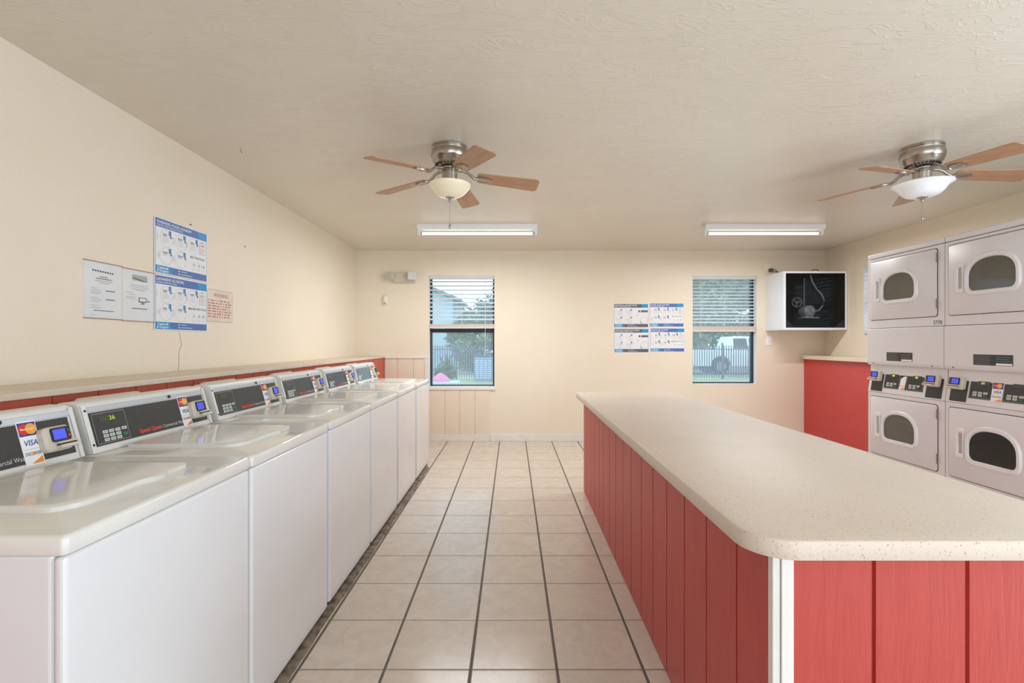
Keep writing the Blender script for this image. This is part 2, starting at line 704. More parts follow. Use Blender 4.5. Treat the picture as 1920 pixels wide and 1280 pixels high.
window(1, W1[0], W1[1], W1[2], W1[3], (0, YB, 0))
window(2, W2[0], W2[1], W2[2], W2[3], (0, YB, 0))
window(3, -W3[1], -W3[0], W3[2], W3[3], (XR, 0, 0), R(-90))


def blind(label, x0, x1, ztop, zbot, pitch, loc, rotz, tilt, stack, wand=None, cords=()):
    root = thing('window_blind', label, 'blind', loc, rotz, 'window blinds')
    w = x1 - x0
    g = 0.007
    xa, xb = -w / 2 + g, w / 2 - g
    MB().box(xa, xb, 0.010, 0.058, -0.045, -0.002).build('headrail', M_SLAT, root, bevel=0.003)
    mb = MB()
    z = -0.045 - pitch * 0.6
    zb = zbot - ztop
    c, s = math.cos(tilt), math.sin(tilt)
    while z > zb + stack + 0.035:
        loops = []
        for xx in (xa, xb):
            l = []
            for q in (-0.025, -0.012, 0.0, 0.012, 0.025):
                sag = 0.0022 * (1 - (q / 0.025) ** 2)
                l.append((xx, 0.034 + q * c, z + q * s + sag))
            for q in (0.025, 0.012, 0.0, -0.012, -0.025):
                sag = 0.0022 * (1 - (q / 0.025) ** 2) - 0.0022
                l.append((xx, 0.034 + q * c, z + q * s + sag))
            loops.append(l)
        mb.loft(loops)
        z -= pitch
    mb.build('slats', M_SLAT, root)
    mb = MB()
    zz = zb + 0.024
    while zz < zb + stack + 0.024:
        mb.box(xa, xb, 0.009, 0.059, zz, zz + 0.0032)
        zz += 0.0046
    mb.box(xa, xb, 0.012, 0.056, zb + 0.020, zb + stack + 0.022)
    mb.build('slat_stack', M_RAIL, root)
    MB().box(xa, xb, 0.008, 0.060, zb, zb + 0.020).build('bottom_rail', M_RAIL, root, bevel=0.003)
    for cx in cords:
        for yy in (0.0075, 0.0605):
            MB().tube([(cx, yy, -0.03), (cx, yy, zb + 0.03)], 0.0014, 5).build('ladder_cord', M_SLAT, root)
    if wand:
        mb = MB()
        mb.tube([(wand[0], 0.002, -0.03), (wand[0], 0.002, wand[1])], 0.0028, 6)
        mb.lathe([(0.002, wand[1] - 0.03), (0.007, wand[1] - 0.024), (0.004, wand[1])], (wand[0], 0.002, 0), 8)
        mb.build('pull_cord', M_SLAT, root)
    return root


blind('white slatted blind half lowered over the left back window above the pink heap outside', W1[0], W1[1], W1[3], 1.438, 0.0535, ((W1[0] + W1[1]) / 2, YB, W1[3]), 0, R(24), 0.030,
      (0.30, -0.95), (-0.3, 0.0, 0.3))
blind('white slatted blind half lowered over the right back window beside the corner box', W2[0], W2[1], W2[3], 1.395, 0.0435, ((W2[0] + W2[1]) / 2, YB, W2[3]), 0, R(20), 0.045,
      (-0.31, -0.76), (-0.29, 0.0, 0.29))
blind('white blind lowered over the side window, a strip showing beside the dryers', -W3[1], -W3[0], W3[3], W3[2] + 0.02, 0.047, (XR, (W3[0] + W3[1]) / 2, W3[3]), R(-90), R(42), 0.0, None, (-0.4, 0.0, 0.4))


# ------------------------------------------------------------------ left: red half wall behind the washers with its shelf
mb = MB()
gy = frange(-1.7, 6.18, 0.190)
mb.prism([(-1.628 - d, u) for u, d in grooved(YF, YB, gy, 0.02, 0.008, 0.006)], 'z', 0.0, 1.064)
structure(mb.build('wall_chase', M_BRICKRED))
mb = MB()
mb.box(XL, -1.613, YF, YB, 1.064, 1.087)
tag(mb.build('ledge', M_SHELF, bevel=0.003), 'long beige ledge along the left wall above the red boards', 'shelf')


# ------------------------------------------------------------------ washers
WW, WD, WT = 0.657, 0.7095, 0.8815
AT = math.atan2(0.045, 0.1635)
CA, SA = math.cos(AT), math.sin(AT)


def slope(x, y, z):
    """sheet coordinates -> sloping console face (y = -distance out of the face)"""
    return (x, 0.1775 + z * SA + y * CA, WT + 0.002 + z * CA - y * SA)


def card_sticker(mb, u, s0, w, h, d):
    """mats: 0 paper 1 red 2 amber 3 navy 4 orange 5 white 6 grey 7 dark"""
    mb.box(u - w / 2, u + w / 2, -d, 0, s0, s0 + h, 0)
    d += 0.0004
    mb.rect(u - w * 0.46, u + w * 0.46, s0 + h * 0.66, s0 + h * 0.97, d, 3)
    r = h * 0.125
    mb.disc(u - r * 0.62, s0 + h * 0.815, r, d + 0.0003, 1)
    mb.disc(u + r * 0.62, s0 + h * 0.815, r, d + 0.0005, 2)
    mb.text('MasterCard', u, s0 + h * 0.80, h * 0.045, d + 0.0008, 5, width=w * 0.72, align='C', bold=0.01)
    mb.text('VISA', u, s0 + h * 0.44, h * 0.13, d, 3, width=w * 0.74, align='C', bold=0.012, shear=0.2)
    mb.rect(u - w * 0.45, u + w * 0.45, s0 + h * 0.355, s0 + h * 0.365, d, 6)
    mb.text('DISCOVER', u, s0 + h * 0.22, h * 0.075, d, 7, width=w * 0.82, align='C', bold=0.01)
    mb.disc(u + w * 0.03, s0 + h * 0.255, h * 0.04, d + 0.0003, 4, 14)
    mb.poly([(u - w * 0.2, s0 + h * 0.03), (u + w * 0.44, s0 + h * 0.03), (u + w * 0.44, s0 + h * 0.17)], d, 4)


STICK = [M_WHITE, M_MRED, M_MYEL, M_VBLUE, M_ORANGE, M_WHITE, M_PGREY, M_PDARK]


def card_reader(parent, T, u, s, w=0.115, h=0.085, lit=True, flip=1):
    mb = MB()
    mb.T = T
    o = rrect(u - w / 2, u + w / 2, s - h / 2, s + h / 2, 0.016, 4)
    i = rrect(u - w / 2 + 0.005, u + w / 2 - 0.005, s - h / 2 + 0.005, s + h / 2 - 0.005, 0.013, 4)
    mb.loft([[(a, 0, b) for a, b in o], [(a, -0.020, b) for a, b in o], [(a, -0.026, b) for a, b in i]])
    rd = mb.build('card_reader', M_BEIGE, parent, smooth=35)
    mb = MB()
    mb.T = T
    cu = u + flip * w * 0.05
    mb.prism(rrect(cu - w * 0.34, cu + w * 0.34, s - h * 0.14, s + h * 0.42, 0.006, 3), 'y', -0.026, -0.030)
    mb.rect(cu - flip * w * 0.07 - w * 0.23, cu - flip * w * 0.07 + w * 0.23, s - h * 0.06, s + h * 0.34, 0.0308, 1)
    mb.disc(cu + flip * w * 0.27, s + h * 0.26, 0.004, 0.0308, 2, 10)
    mb.disc(cu + flip * w * 0.27, s + h * 0.04, 0.004, 0.0308, 3, 10)
    mb.build('screen', [M_BLACKPLAIN, M_SCREEN if lit else M_BLACKPLAIN, M_KEYGREEN, M_MRED], rd)
    mb = MB()
    mb.T = T
    cs = u + flip * w * 0.14
    mb.box(cs - w * 0.34, cs + w * 0.40, -0.044, -0.024, s - h * 0.44, s - h * 0.30)
    mb.box(cs - w * 0.34, cs + w * 0.40, -0.038, -0.024, s - h * 0.24, s - h * 0.16)
    mb.box(cs - w * 0.30, cs + w * 0.36, -0.036, -0.024, s - h * 0.30, s - h * 0.24, 1)
    mb.build('card_slot', [M_BEIGE, M_SEAM], rd, bevel=0.002)
    return rd


def make_washer(label, loc, digits=None, old=False):
    r = thing('washing_machine', label, 'washing machine', loc, R(90), 'top-load washers along the left wall')
    hw = WW / 2
    MB().box(-hw + 0.003, hw - 0.003, -0.326, WD / 2 - 0.02, 0.03, 0.842).build('cabinet', M_ENAMEL, r, bevel=0.006)
    MB().box(-hw + 0.002, hw - 0.002, -0.352, -0.3285, 0.03, 0.8395).build('front_panel', M_ENAMEL, r, bevel=0.009, seg=3)
    mb = MB()
    mb.box(-hw + 0.03, hw - 0.03, -0.335, WD / 2 - 0.05, 0.0, 0.03)
    mb.build('base', M_SEAM, r)
    # worktop with rounded edge and shallow rim
    mb = MB()
    o = rrect(-hw, hw, -WD / 2, WD / 2 - 0.02, 0.012, 4)

    def ins(k):
        return rrect(-hw + k, hw - k, -WD / 2 + k, WD / 2 - 0.02 - k, max(0.012 - k * 0.3, 0.004), 4)
    mb.loft([[(a, b, 0.843) for a, b in ins(0.002)], [(a, b, 0.846) for a, b in o], [(a, b, WT - 0.009) for a, b in o],
             [(a, b, WT - 0.003) for a, b in ins(0.003)], [(a, b, WT) for a, b in ins(0.009)]])
    mb.build('worktop', M_TOPENAMEL, r, smooth=50)
    # lid
    lx, yf, yb = 0.205, -0.2425, 0.150
    pts = []
    n = 9
    pts.append((lx, yb))
    pts.append((-lx, yb))
    for k in range(n):
        a = R(180 + 90 * k / (n - 1))
        pts.append((-lx + 0.085 + 0.085 * math.cos(a), yf + 0.060 + 0.060 * math.sin(a)))
    for k in range(9):      # finger lip
        x = 0.0 + 0.11 * k / 8
        pts.append((x, yf - 0.016 * math.sin(math.pi * k / 8)))
    for k in range(n):
        a = R(270 + 90 * k / (n - 1))
        pts.append((lx - 0.03 + 0.03 * math.cos(a), yf + 0.03 + 0.03 * math.sin(a)))
    cx, cy = 0, (yf + yb) / 2

    def shrink(k):
        return [(x - math.copysign(min(k, abs(x)), x), y - math.copysign(min(k, abs(y - cy)), y - cy)) for x, y in pts]
    mb = MB()
    mb.loft([[(a, b, WT) for a, b in pts], [(a, b, WT + 0.010) for a, b in pts], [(a, b, WT + 0.014) for a, b in shrink(0.005)],
             [(a, b, WT + 0.0138) for a, b in shrink(0.016)]])
    mb.build('lid', M_TOPENAMEL, r, smooth=40)
    # console housing
    mb = MB()
    prof = [(0.1775, WT), (0.2225, 1.041), (0.228, 1.048), (0.238, 1.052), (0.292, 1.052), (0.300, 1.044), (0.300, WT)]
    mb.prism(prof, 'x', -0.318, 0.318)
    con = mb.build('console', M_CONSOLE, r, bevel=0.003)
    for nm, sx_, sz_, rr in (('lock', 0.09, 0.150, 0.0065), ('screw', -0.309, 0.145, 0.004), ('screw', -0.309, 0.028, 0.004)):
        mb = MB()
        mb.T = slope
        mb.cyl((sx_, 0, sz_), rr, 0.0, -0.0055, 'y', 14)
        mb.build(nm, M_SEAM, con)
    mb = MB()
    mb.T = slope
    mb.box(-0.298, 0.305, -0.002, 0, 0.139, 0.157)
    mb.build('silver_strip', M_SILVER, con, bevel=0.001)
    for xa, xb in ((-0.318, -0.300), (0.304, 0.318)):
        mb = MB()
        mb.T = slope
        mb.box(xa, xb, -0.004, 0, 0.0, 0.166)
        mb.build('end_cap', M_CONSOLE, con, bevel=0.002)
    mb = MB()
    mb.box(-0.22, 0.06, 0.301, 0.334, WT, 1.056)
    mb.build('rear_cover', M_BEIGE, r, bevel=0.012, seg=3)
    # black control panel with lettering
    mb = MB()
    mb.T = slope
    mb.box(-0.295, 0.293, -0.002, 0, 0.020, 0.136)
    if not old:
        mb.text('Speed Queen', -0.104, 0.031, 0.0155, 0.0026, 1, width=0.114, bold=0.03)
        mb.text('Commercial Washer', 0.017, 0.031, 0.0135, 0.0026, 2, width=0.138)
    pan = mb.build('control_panel', [M_GREYPANEL if old else M_BLACK, M_SQRED, M_KEY], r)
    # keypad
    mb = MB()
    mb.T = slope
    u0, u1, s0, s1 = -0.292, -0.150, 0.024, 0.132
    mb.box(u0, u1, -0.0026, -0.0015, s0, s1, 0)
    if not old:
        mb.outline(u0 + 0.002, u1 - 0.002, s0 + 0.002, s1 - 0.002, 0.0012, 0.003, 2)
    for ci, cu in enumerate((-0.252, -0.226, -0.199)):
        for ri, cs in enumerate((0.036, 0.050, 0.064)):
            mb.box(cu - 0.010, cu + 0.010, -0.0040, -0.002, cs - 0.0052, cs + 0.0052, 1)
            mb.rect(cu - 0.006, cu + 0.006, cs - 0.001, cs + 0.001, 0.0043, 5)
            mb.rect(cu - 0.021, cu - 0.015, cs - 0.001, cs + 0.001, 0.003, 4)
    mb.box(-0.181, -0.160, -0.004, -0.002, 0.060, 0.070, 1)
    mb.rect(-0.178, -0.163, 0.064, 0.066, 0.0043, 5)
    mb.box(-0.181, -0.160, -0.004, -0.002, 0.038, 0.049, 3)
    for cu in (-0.225, -0.212, -0.199):
        mb.rect(cu - 0.003, cu + 0.003, 0.082, 0.084, 0.003, 4)
        mb.rect(cu - 0.003, cu + 0.003, 0.087, 0.089, 0.003, 4)
    mb.rect(-0.272, -0.264, 0.072, 0.074, 0.003, 4)
    mb.build('keypad', [M_BLACK if not old else M_GREYPANEL, M_KEY, M_PGREY, M_KEYGREEN, M_PDARK, M_PDARK], pan)
    mb = MB()
    mb.T = slope
    mb.box(-0.264, -0.196, -0.0034, -0.002, 0.100, 0.119, 0)
    if digits:
        mb.text(digits, -0.199, 0.1025, 0.0145, 0.0038, 1, align='R', width=0.023, bold=0.0)
    mb.build('display', [M_LCD if digits else M_DIM, M_LED], pan)
    mb = MB()
    mb.T = slope
    card_sticker(mb, 0.160, 0.013, 0.056, 0.130, 0.0030)
    mb.build('payment_sticker', STICK, r)
    if old:
        card_reader(r, slope, 0.235, 0.078, 0.095, 0.085, lit=False)
    else:
        card_reader(r, slope, 0.226, 0.074, 0.090, 0.076)
    return r


def copy_with_own(src, label, loc):
    c = copy_tree(src)
    c.location = loc
    c['label'] = label
    return c


WXC = -0.853 - WD / 2
starts = [0.926, 1.588, 2.278, 2.962, 3.657, 4.358]
wlabels = [
    'white top-load washer nearest the camera, its near end cut off by the frame edge',
    'white top-load washer whose black panel shows the lit green number 26',
    'white top-load washer third from the front, just beyond the one showing 26',
    'white top-load washer fourth from the front, third from the far end of the row',
    'white top-load washer second from the far end, next to the grey-panelled one',
    'white top-load washer at the far end of the row, with a grey control panel',
]
cy = [s + WW / 2 for s in starts]
w_plain = make_washer(wlabels[0], (WXC, cy[0], 0))
make_washer(wlabels[1], (WXC + 0.004, cy[1], 0), digits='26')
for i in (2, 3, 4):
    copy_with_own(w_plain, wlabels[i], (WXC, cy[i], 0))
make_washer(wlabels[5], (WXC, cy[5], 0), old=True)

# worn mortar strip on the floor along the washers
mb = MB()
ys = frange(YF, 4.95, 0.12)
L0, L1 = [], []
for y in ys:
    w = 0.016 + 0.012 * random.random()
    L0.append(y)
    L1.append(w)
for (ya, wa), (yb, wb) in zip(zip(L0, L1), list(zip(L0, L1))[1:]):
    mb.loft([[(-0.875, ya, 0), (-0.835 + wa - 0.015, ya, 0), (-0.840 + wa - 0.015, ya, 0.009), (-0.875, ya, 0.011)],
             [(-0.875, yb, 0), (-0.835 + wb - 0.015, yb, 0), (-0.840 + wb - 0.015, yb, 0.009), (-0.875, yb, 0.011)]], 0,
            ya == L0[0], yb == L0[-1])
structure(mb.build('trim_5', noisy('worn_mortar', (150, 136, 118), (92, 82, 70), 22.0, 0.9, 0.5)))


# ------------------------------------------------------------------ folding island
IX0, IX1, IY0, IY1, IZ = 0.515, 1.366, 1.030, 4.165, 0.830
SKEW = 0.010   # the island runs very slightly out of square


def isl(x, y, z):
    return (x + (y - IY0) * SKEW * max(0.0, 1 - (x - IX0) / (IX1 - IX0)), y, z)


root = thing('folding_island', 'long red-boarded folding counter with a speckled cream top in the aisle', 'counter', (0.95, 2.6, 0))
off = Vector(root.location)


def isl_l(x, y, z):
    p = isl(x, y, z)
    return (p[0] - off.x, p[1] - off.y, p[2] - off.z)


mb = MB()
mb.T = isl_l


def top_outline(k):
    pts = []
    for cx_, cy_, a0, r in ((IX1 - 0.09, IY0 + 0.09, -90, 0.09), (IX1 - 0.06, IY1 - 0.06, 0, 0.06), (IX0 + 0.03, IY1 - 0.03, 90, 0.03), (IX0 + 0.10, IY0 + 0.10, 180, 0.10)):
        for q in range(11):
            a = R(a0 + 9 * q)
            pts.append((cx_ + (r - k) * math.cos(a), cy_ + (r - k) * math.sin(a)))
    return pts


mb.loft([[(a, b, IZ - 0.042) for a, b in top_outline(0.001)], [(a, b, IZ - 0.041) for a, b in top_outline(0)],
         [(a, b, IZ - 0.004) for a, b in top_outline(0)], [(a, b, IZ - 0.001) for a, b in top_outline(0.0015)], [(a, b, IZ) for a, b in top_outline(0.004)]])
mb.build('countertop', M_LAM, root, smooth=50)
BX0, BX1, BY0, BY1, BZ = 0.577, 1.300, 1.068, 4.095, IZ - 0.042
gl = [0.577 * F_PX * q for q in (.002383, .002763, .003126, .003493, .003846, .0042, .004579, .004926, .00529, .00565, .006024, .006345, .00671, .00707, .00743, .0078)]
mb = MB()
mb.T = isl_l
mb.prism([(BX0 + d, u) for u, d in grooved(BY0 + 0.022, BY1, gl, 0.02, 0.009, 0.008)], 'z', 0.004, BZ)
mb.build('side_panel', M_RED, root)
mb = MB()
mb.T = isl_l
mb.prism([(BX1 - d, u) for u, d in grooved(BY0 + 0.022, BY1, gl, 0.02, 0.009, 0.008)], 'z', 0.004, BZ)
mb.build('side_panel', M_RED, root)
ge = [(1638 - 960) * BY0 / F_PX, (1813.6 - 960) * BY0 / F_PX, (1990 - 960) * BY0 / F_PX]
mb = MB()
mb.T = isl_l
mb.prism([(u, BY0 + d) for u, d in grooved(0.618, BX1 - 0.03, ge, 0.02, 0.010, 0.008)], 'z', 0.004, BZ)
mb.build('end_panel', M_RED, root)
mb = MB()
mb.T = isl_l
mb.prism([(u, BY1 - d) for u, d in grooved(BX0 + 0.021, BX1 - 0.021, frange(0.75, 1.3, 0.19), 0.02, 0.010, 0.008)], 'z', 0.004, BZ)
mb.build('end_panel', M_RED, root)
for xa, xb, ya in ((BX0 - 0.003, 0.5905, 0.001), (0.5915, 0.618, -0.004), (BX1 - 0.03, BX1 + 0.003, -0.004)):
    mb = MB()
    mb.T = isl_l
    mb.box(xa, xb, BY0 + ya, BY0 + 0.0215, 0.0, BZ)
    mb.build('corner_trim', M_TRIM, root, bevel=0.0015)
mb = MB()
mb.T = isl_l
mb.box(BX0 + 0.06, BX1 - 0.06, BY0 + 0.06, BY1 - 0.06, 0.0, BZ)
mb.build('core_frame', M_SEAM, root)


# ------------------------------------------------------------------ right: red half wall behind the dryers with its shelf
RX = 3.725
mb = MB()
mb.box(RX, RX + 0.02, 1.75, YB, 0.11, 1.049)
structure(mb.build('wall_half', M_REDFLAT))
mb = MB()
mb.box(RX - 0.014, RX + 0.02, 1.75, YB - 0.016, 0.0, 0.11)
structure(mb.build('baseboard_right', M_TRIM, bevel=0.003))
mb = MB()
mb.box(RX - 0.05, XR, 1.75, YB, 1.049, 1.094)
tag(mb.build('ledge', M_SHELF, bevel=0.004), 'short beige ledge on the red half wall in the right corner below the black-fronted box', 'shelf')


# ------------------------------------------------------------------ stacked dryers
DW, DX, DYC = 0.690, 2.850, [3.5435, 2.8505]
DDEP = 0.74


def dshape(u0, u1, v0, v1, r, n=14):
    """window with flat bottom, short sides and a domed top"""
    w = (u1 - u0) / 2
    cu = (u0 + u1) / 2
    vs = v0 + (v1 - v0) * 0.42
    pts = []
    for k in range(6):
        a = R(180 + 90 * k / 5)
        pts.append((u0 + r + r * math.cos(a), v0 + r + r * math.sin(a)))
    for k in range(6):
        a = R(270 + 90 * k / 5)
        pts.append((u1 - r + r * math.cos(a), v0 + r + r * math.sin(a)))
    for k in range(n * 2 + 1):
        a = math.pi * k / (n * 2)
        e = 2.35
        ca, sa = math.cos(a), math.sin(a)
        pts.append((cu + w * math.copysign(abs(ca) ** (2 / e), ca), vs + (v1 - vs) * abs(sa) ** (2 / e)))
    return pts


def dslope(x, y, z):
    """dryer control fascia leans back: z from 0 (bottom) to 0.21"""
    a = R(9.5)
    return (x, -DDEP / 2 + z * math.sin(a) + y * math.cos(a), 0.868 + z * math.cos(a) - y * math.sin(a))


def make_dryer(label, loc, writing, near):
    r = thing('stacked_dryer', label, 'dryer', loc, R(-90), 'stacked dryers on the right')
    h = DW / 2
    f = -DDEP / 2
    MB().box(-h + 0.002, h - 0.002, f + 0.022, DDEP / 2, 0.0, 1.905).build('cabinet', M_DRYER, r, bevel=0.004)
    MB().box(-h, h, f - 0.002, DDEP / 2, 1.911, 1.950).build('top_cover', M_DRYER, r, bevel=0.010, seg=3)
    # face panels
    MB().box(-h + 0.001, h - 0.001, f, f + 0.0215, 1.364, 1.908).build('upper_front', M_DRYER, r, bevel=0.004)
    MB().box(-h + 0.001, h - 0.001, f + 0.002, f + 0.0215, 0.0, 0.8665).build('lower_front', M_DRYER, r, bevel=0.004)
    mb = MB()
    mb.prism([(f + 0.0215, 1.361), (f - 0.004, 1.361), (f - 0.006, 1.352), (f - 0.006, 1.105), (f - 0.002, 1.088), (f + 0.008, 1.079), (f + 0.0215, 1.077)], 'x', -h + 0.001, h - 0.001)
    ap = mb.build('access_panel', M_DRYER, r, bevel=0.002)
    mb = MB()
    d = 0.372 + 0.004 + 0.0006
    mb.T = lambda x, y, z: (x, y, z)
    u0, u1, v0, v1 = -0.140, 0.096, 1.117, 1.181
    mb.box(u0, u1, f - 0.0075, f - 0.0055, v0, v1, 0)
    k = -f + 0.008
    mb.rect(0.00, u1 - 0.002, v0 + 0.002, v0 + 0.014, k, 1)
    for q in range(5):
        mb.rect(u0 + 0.006, -0.03 - 0.012 * (q % 2), v1 - 0.012 - q * 0.011, v1 - 0.009 - q * 0.011, k, 2)
        if q < 3:
            mb.rect(0.0, u1 - 0.010 - 0.014 * (q % 2), v1 - 0.016 - q * 0.012, v1 - 0.013 - q * 0.012, k, 2)
    mb.build('warning_label', [mat('label_green', (44, 58, 54), 0.5) if near else mat('label_dark', (58, 54, 50), 0.5), M_WHITE, mat('label_print', (118, 122, 118), 0.5)], ap)
    for sx_ in (-0.28, 0.255):
        MB().cyl((sx_, 0, 1.094), 0.004, f + 0.002, f - 0.006, 'y', 10).build('screw', M_SEAM, ap)

    for upper in (True, False):
        z0, z1 = (1.431, 1.884) if upper else (0.390, 0.834)
        g0, g1 = (1.576, 1.762) if upper else (0.530, 0.716)
        fy = f if upper else f + 0.002
        mb = MB()
        o = rrect(-0.3125, 0.2925, z0, z1, 0.018, 5)
        i = rrect(-0.3095, 0.2895, z0 + 0.003, z1 - 0.003, 0.016, 5)
        o2 = rrect(-0.3160, 0.2965, z0 - 0.004, z1 + 0.004, 0.020, 5)
        mb.loft([[(a, fy, b) for a, b in o], [(a, fy - 0.004, b) for a, b in o], [(a, fy - 0.006, b) for a, b in i]])
        dr = mb.build('door', M_DRYER, r, smooth=40)
        mb = MB()   # dark gasket line round the door
        mb.loft([[(a, fy + 0.002, b) for a, b in o2], [(a, fy - 0.002, b) for a, b in o2]])
        mb.build('gasket', M_SEAM, dr)
        F = fy - 0.006
        mb = MB()
        A = dshape(-0.197, 0.145, g0 - 0.034, g1 + 0.034, 0.060)
        B = dshape(-0.190, 0.138, g0 - 0.027, g1 + 0.027, 0.056)
        C = dshape(-0.174, 0.122, g0 - 0.008, g1 + 0.008, 0.040)
        D = dshape(-0.1675, 0.1155, g0, g1, 0.034)
        mb.loft([[(a, F + 0.001, b) for a, b in A], [(a, F - 0.012, b) for a, b in B], [(a, F - 0.012, b) for a, b in C], [(a, F + 0.004, b) for a, b in D]], 0, False, False)
        mb.build('window_ring', M_DRYRING, dr, smooth=40)
        mb = MB()
        mb.loft([[(a, F + 0.004, b) for a, b in C], [(a, F - 0.0015, b) for a, b in C]])
        mb.build('window_glass', M_GLASSBLACK if (near and not upper) else M_GLASSDARK, dr)
        mb = MB()
        hz0, hz1 = (g0 + 0.015, g1 - 0.030)
        mb.loft([[(a, F, b) for a, b in rrect(-0.262, -0.205, hz0 - 0.022, hz1 + 0.022, 0.006, 3)],
                 [(a, F - 0.006, b) for a, b in rrect(-0.260, -0.207, hz0 - 0.020, hz1 + 0.020, 0.006, 3)],
                 [(a, F - 0.006, b) for a, b in rrect(-0.246, -0.213, hz0, hz1, 0.004, 3)],
                 [(a, F - 0.0005, b) for a, b in rrect(-0.243, -0.216, hz0 + 0.004, hz1 - 0.004, 0.004, 3)]])
        mb.box(-0.240, -0.219, F - 0.0015, F - 0.0004, hz0 + 0.006, hz1 - 0.006, 1)
        mb.build('handle', [M_DRYRING, mat('handle_recess', (176, 171, 174), 0.4)], dr, smooth=35)
        for zz in (z1 - 0.060, z0 + 0.085):
            mb = MB()
            mb.box(0.2905, 0.297, fy - 0.008, fy - 0.001, zz - 0.033, zz + 0.033)
            mb.cyl((0.294, fy - 0.007, 0), 0.0035, zz - 0.030, zz + 0.030, 'z', 10)
            mb.build('hinge', mat('worn_hinge', (140, 128, 116), 0.4, 0.6), dr)
    if writing:
        mb = MB()
        mb.text(writing, 0.262, 1.376, 0.026, -f + 0.0008, 0, width=0.068, bold=0.0)
        mb.build('handwriting', M_PDARK, r)
    # control fascia
    mb = MB()
    a = R(9.5)
    mb.prism([(f + 0.040, 0.868), (f, 0.868), (f + 0.209 * math.sin(a), 0.868 + 0.209 * math.cos(a)), (f + 0.040, 0.868 + 0.209 * math.cos(a))], 'x', -h + 0.001, h - 0.001)
    con = mb.build('console', M_DRYER, r, bevel=0.002)
    for u0, u1 in ((-0.315, -0.200), (0.192, 0.318)):
        mb = MB()
        mb.T = dslope
        mb.box(u0, u1, -0.002, 0, 0.010, 0.196)
        mb.build('reader_plate', M_BLACK, r)
    mb = MB()
    mb.T = dslope
    P0, P1, S0, S1 = -0.187, 0.166, 0.040, 0.170
    mb.box(P0, P1, -0.002, 0, S0, S1, 0)
    for (u0, u1) in ((P0 + 0.004, P0 + 0.142), (P1 - 0.142, P1 - 0.004)):
        mb.outline(u0, u1, S0 + 0.006, S1 - 0.006, 0.0014, 0.0026, 2)
        for cu in (u0 + 0.034, u0 + 0.068, u0 + 0.102):
            for cs in (S0 + 0.022, S0 + 0.038):
                col = 3 if cu > u0 + 0.09 and cs < S0 + 0.03 else 1
                mb.box(cu - 0.012, cu + 0.012, -0.0042, -0.002, cs - 0.0062, cs + 0.0062, col)
                mb.rect(cu - 0.007, cu + 0.007, cs - 0.0012, cs + 0.0012, 0.0045, 4)
        for cu in (u0 + 0.03, u0 + 0.07, u0 + 0.09):
            mb.rect(cu - 0.002, cu + 0.002, S0 + 0.062, S0 + 0.078, 0.0026, 4)
    mb.text('Speed Queen', P1 - 0.130, S1 - 0.018, 0.008, 0.0028, 5, width=0.11, bold=0.015)
    mb.disc(0.003, S1 - 0.018, 0.010, 0.0028, 2, 16)
    pan = mb.build('control_panel', [M_BLACK, M_KEY, M_PGREY, M_KEYGREEN, M_PDARK, M_SQRED], r)
    for u0, lit in ((P0 + 0.050, True), (P1 - 0.095, near is False)):
        mb = MB()
        mb.T = dslope
        mb.box(u0, u0 + 0.075, -0.0034, -0.002, S1 - 0.042, S1 - 0.020, 0)
        if lit:
            mb.rect(u0 + 0.020, u0 + 0.042, S1 - 0.038, S1 - 0.025, 0.0038, 1)
        mb.build('display', [M_LCD if lit else M_DIM, M_LED if not near else mat('soft_green_display', (150, 165, 100), 0.3, emit=(160, 180, 90), estr=0.3)], pan)
    mb = MB()
    mb.T = dslope
    if near:
        card_sticker(mb, -0.012, 0.034, 0.066, 0.118, 0.003)
    else:   # the sticker here is torn down to plain white
        mb.prism([(-0.040, 0.040), (0.010, 0.036), (0.016, 0.140), (-0.004, 0.138), (-0.034, 0.120)], 'y', -0.003, 0.0)
        mb.poly([(-0.030, 0.042), (0.006, 0.040), (0.006, 0.060)], 0.0034, 4)
        mb.rect(-0.034, 0.006, 0.064, 0.068, 0.0034, 4)
    mb.build('payment_sticker', STICK, r)
    card_reader(r, dslope, -0.266, 0.125, 0.105, 0.080, True, -1)
    card_reader(r, dslope, 0.248, 0.125, 0.105, 0.080, True, -1)
    return r


make_dryer('white double-stacked dryer beside the red half wall, with black handwriting under its top door', (DX + DDEP / 2, DYC[0], 0), 'S77B', False)
make_dryer('white double-stacked dryer nearer the camera, cut by the right frame edge', (DX + DDEP / 2, DYC[1], 0), None, True)


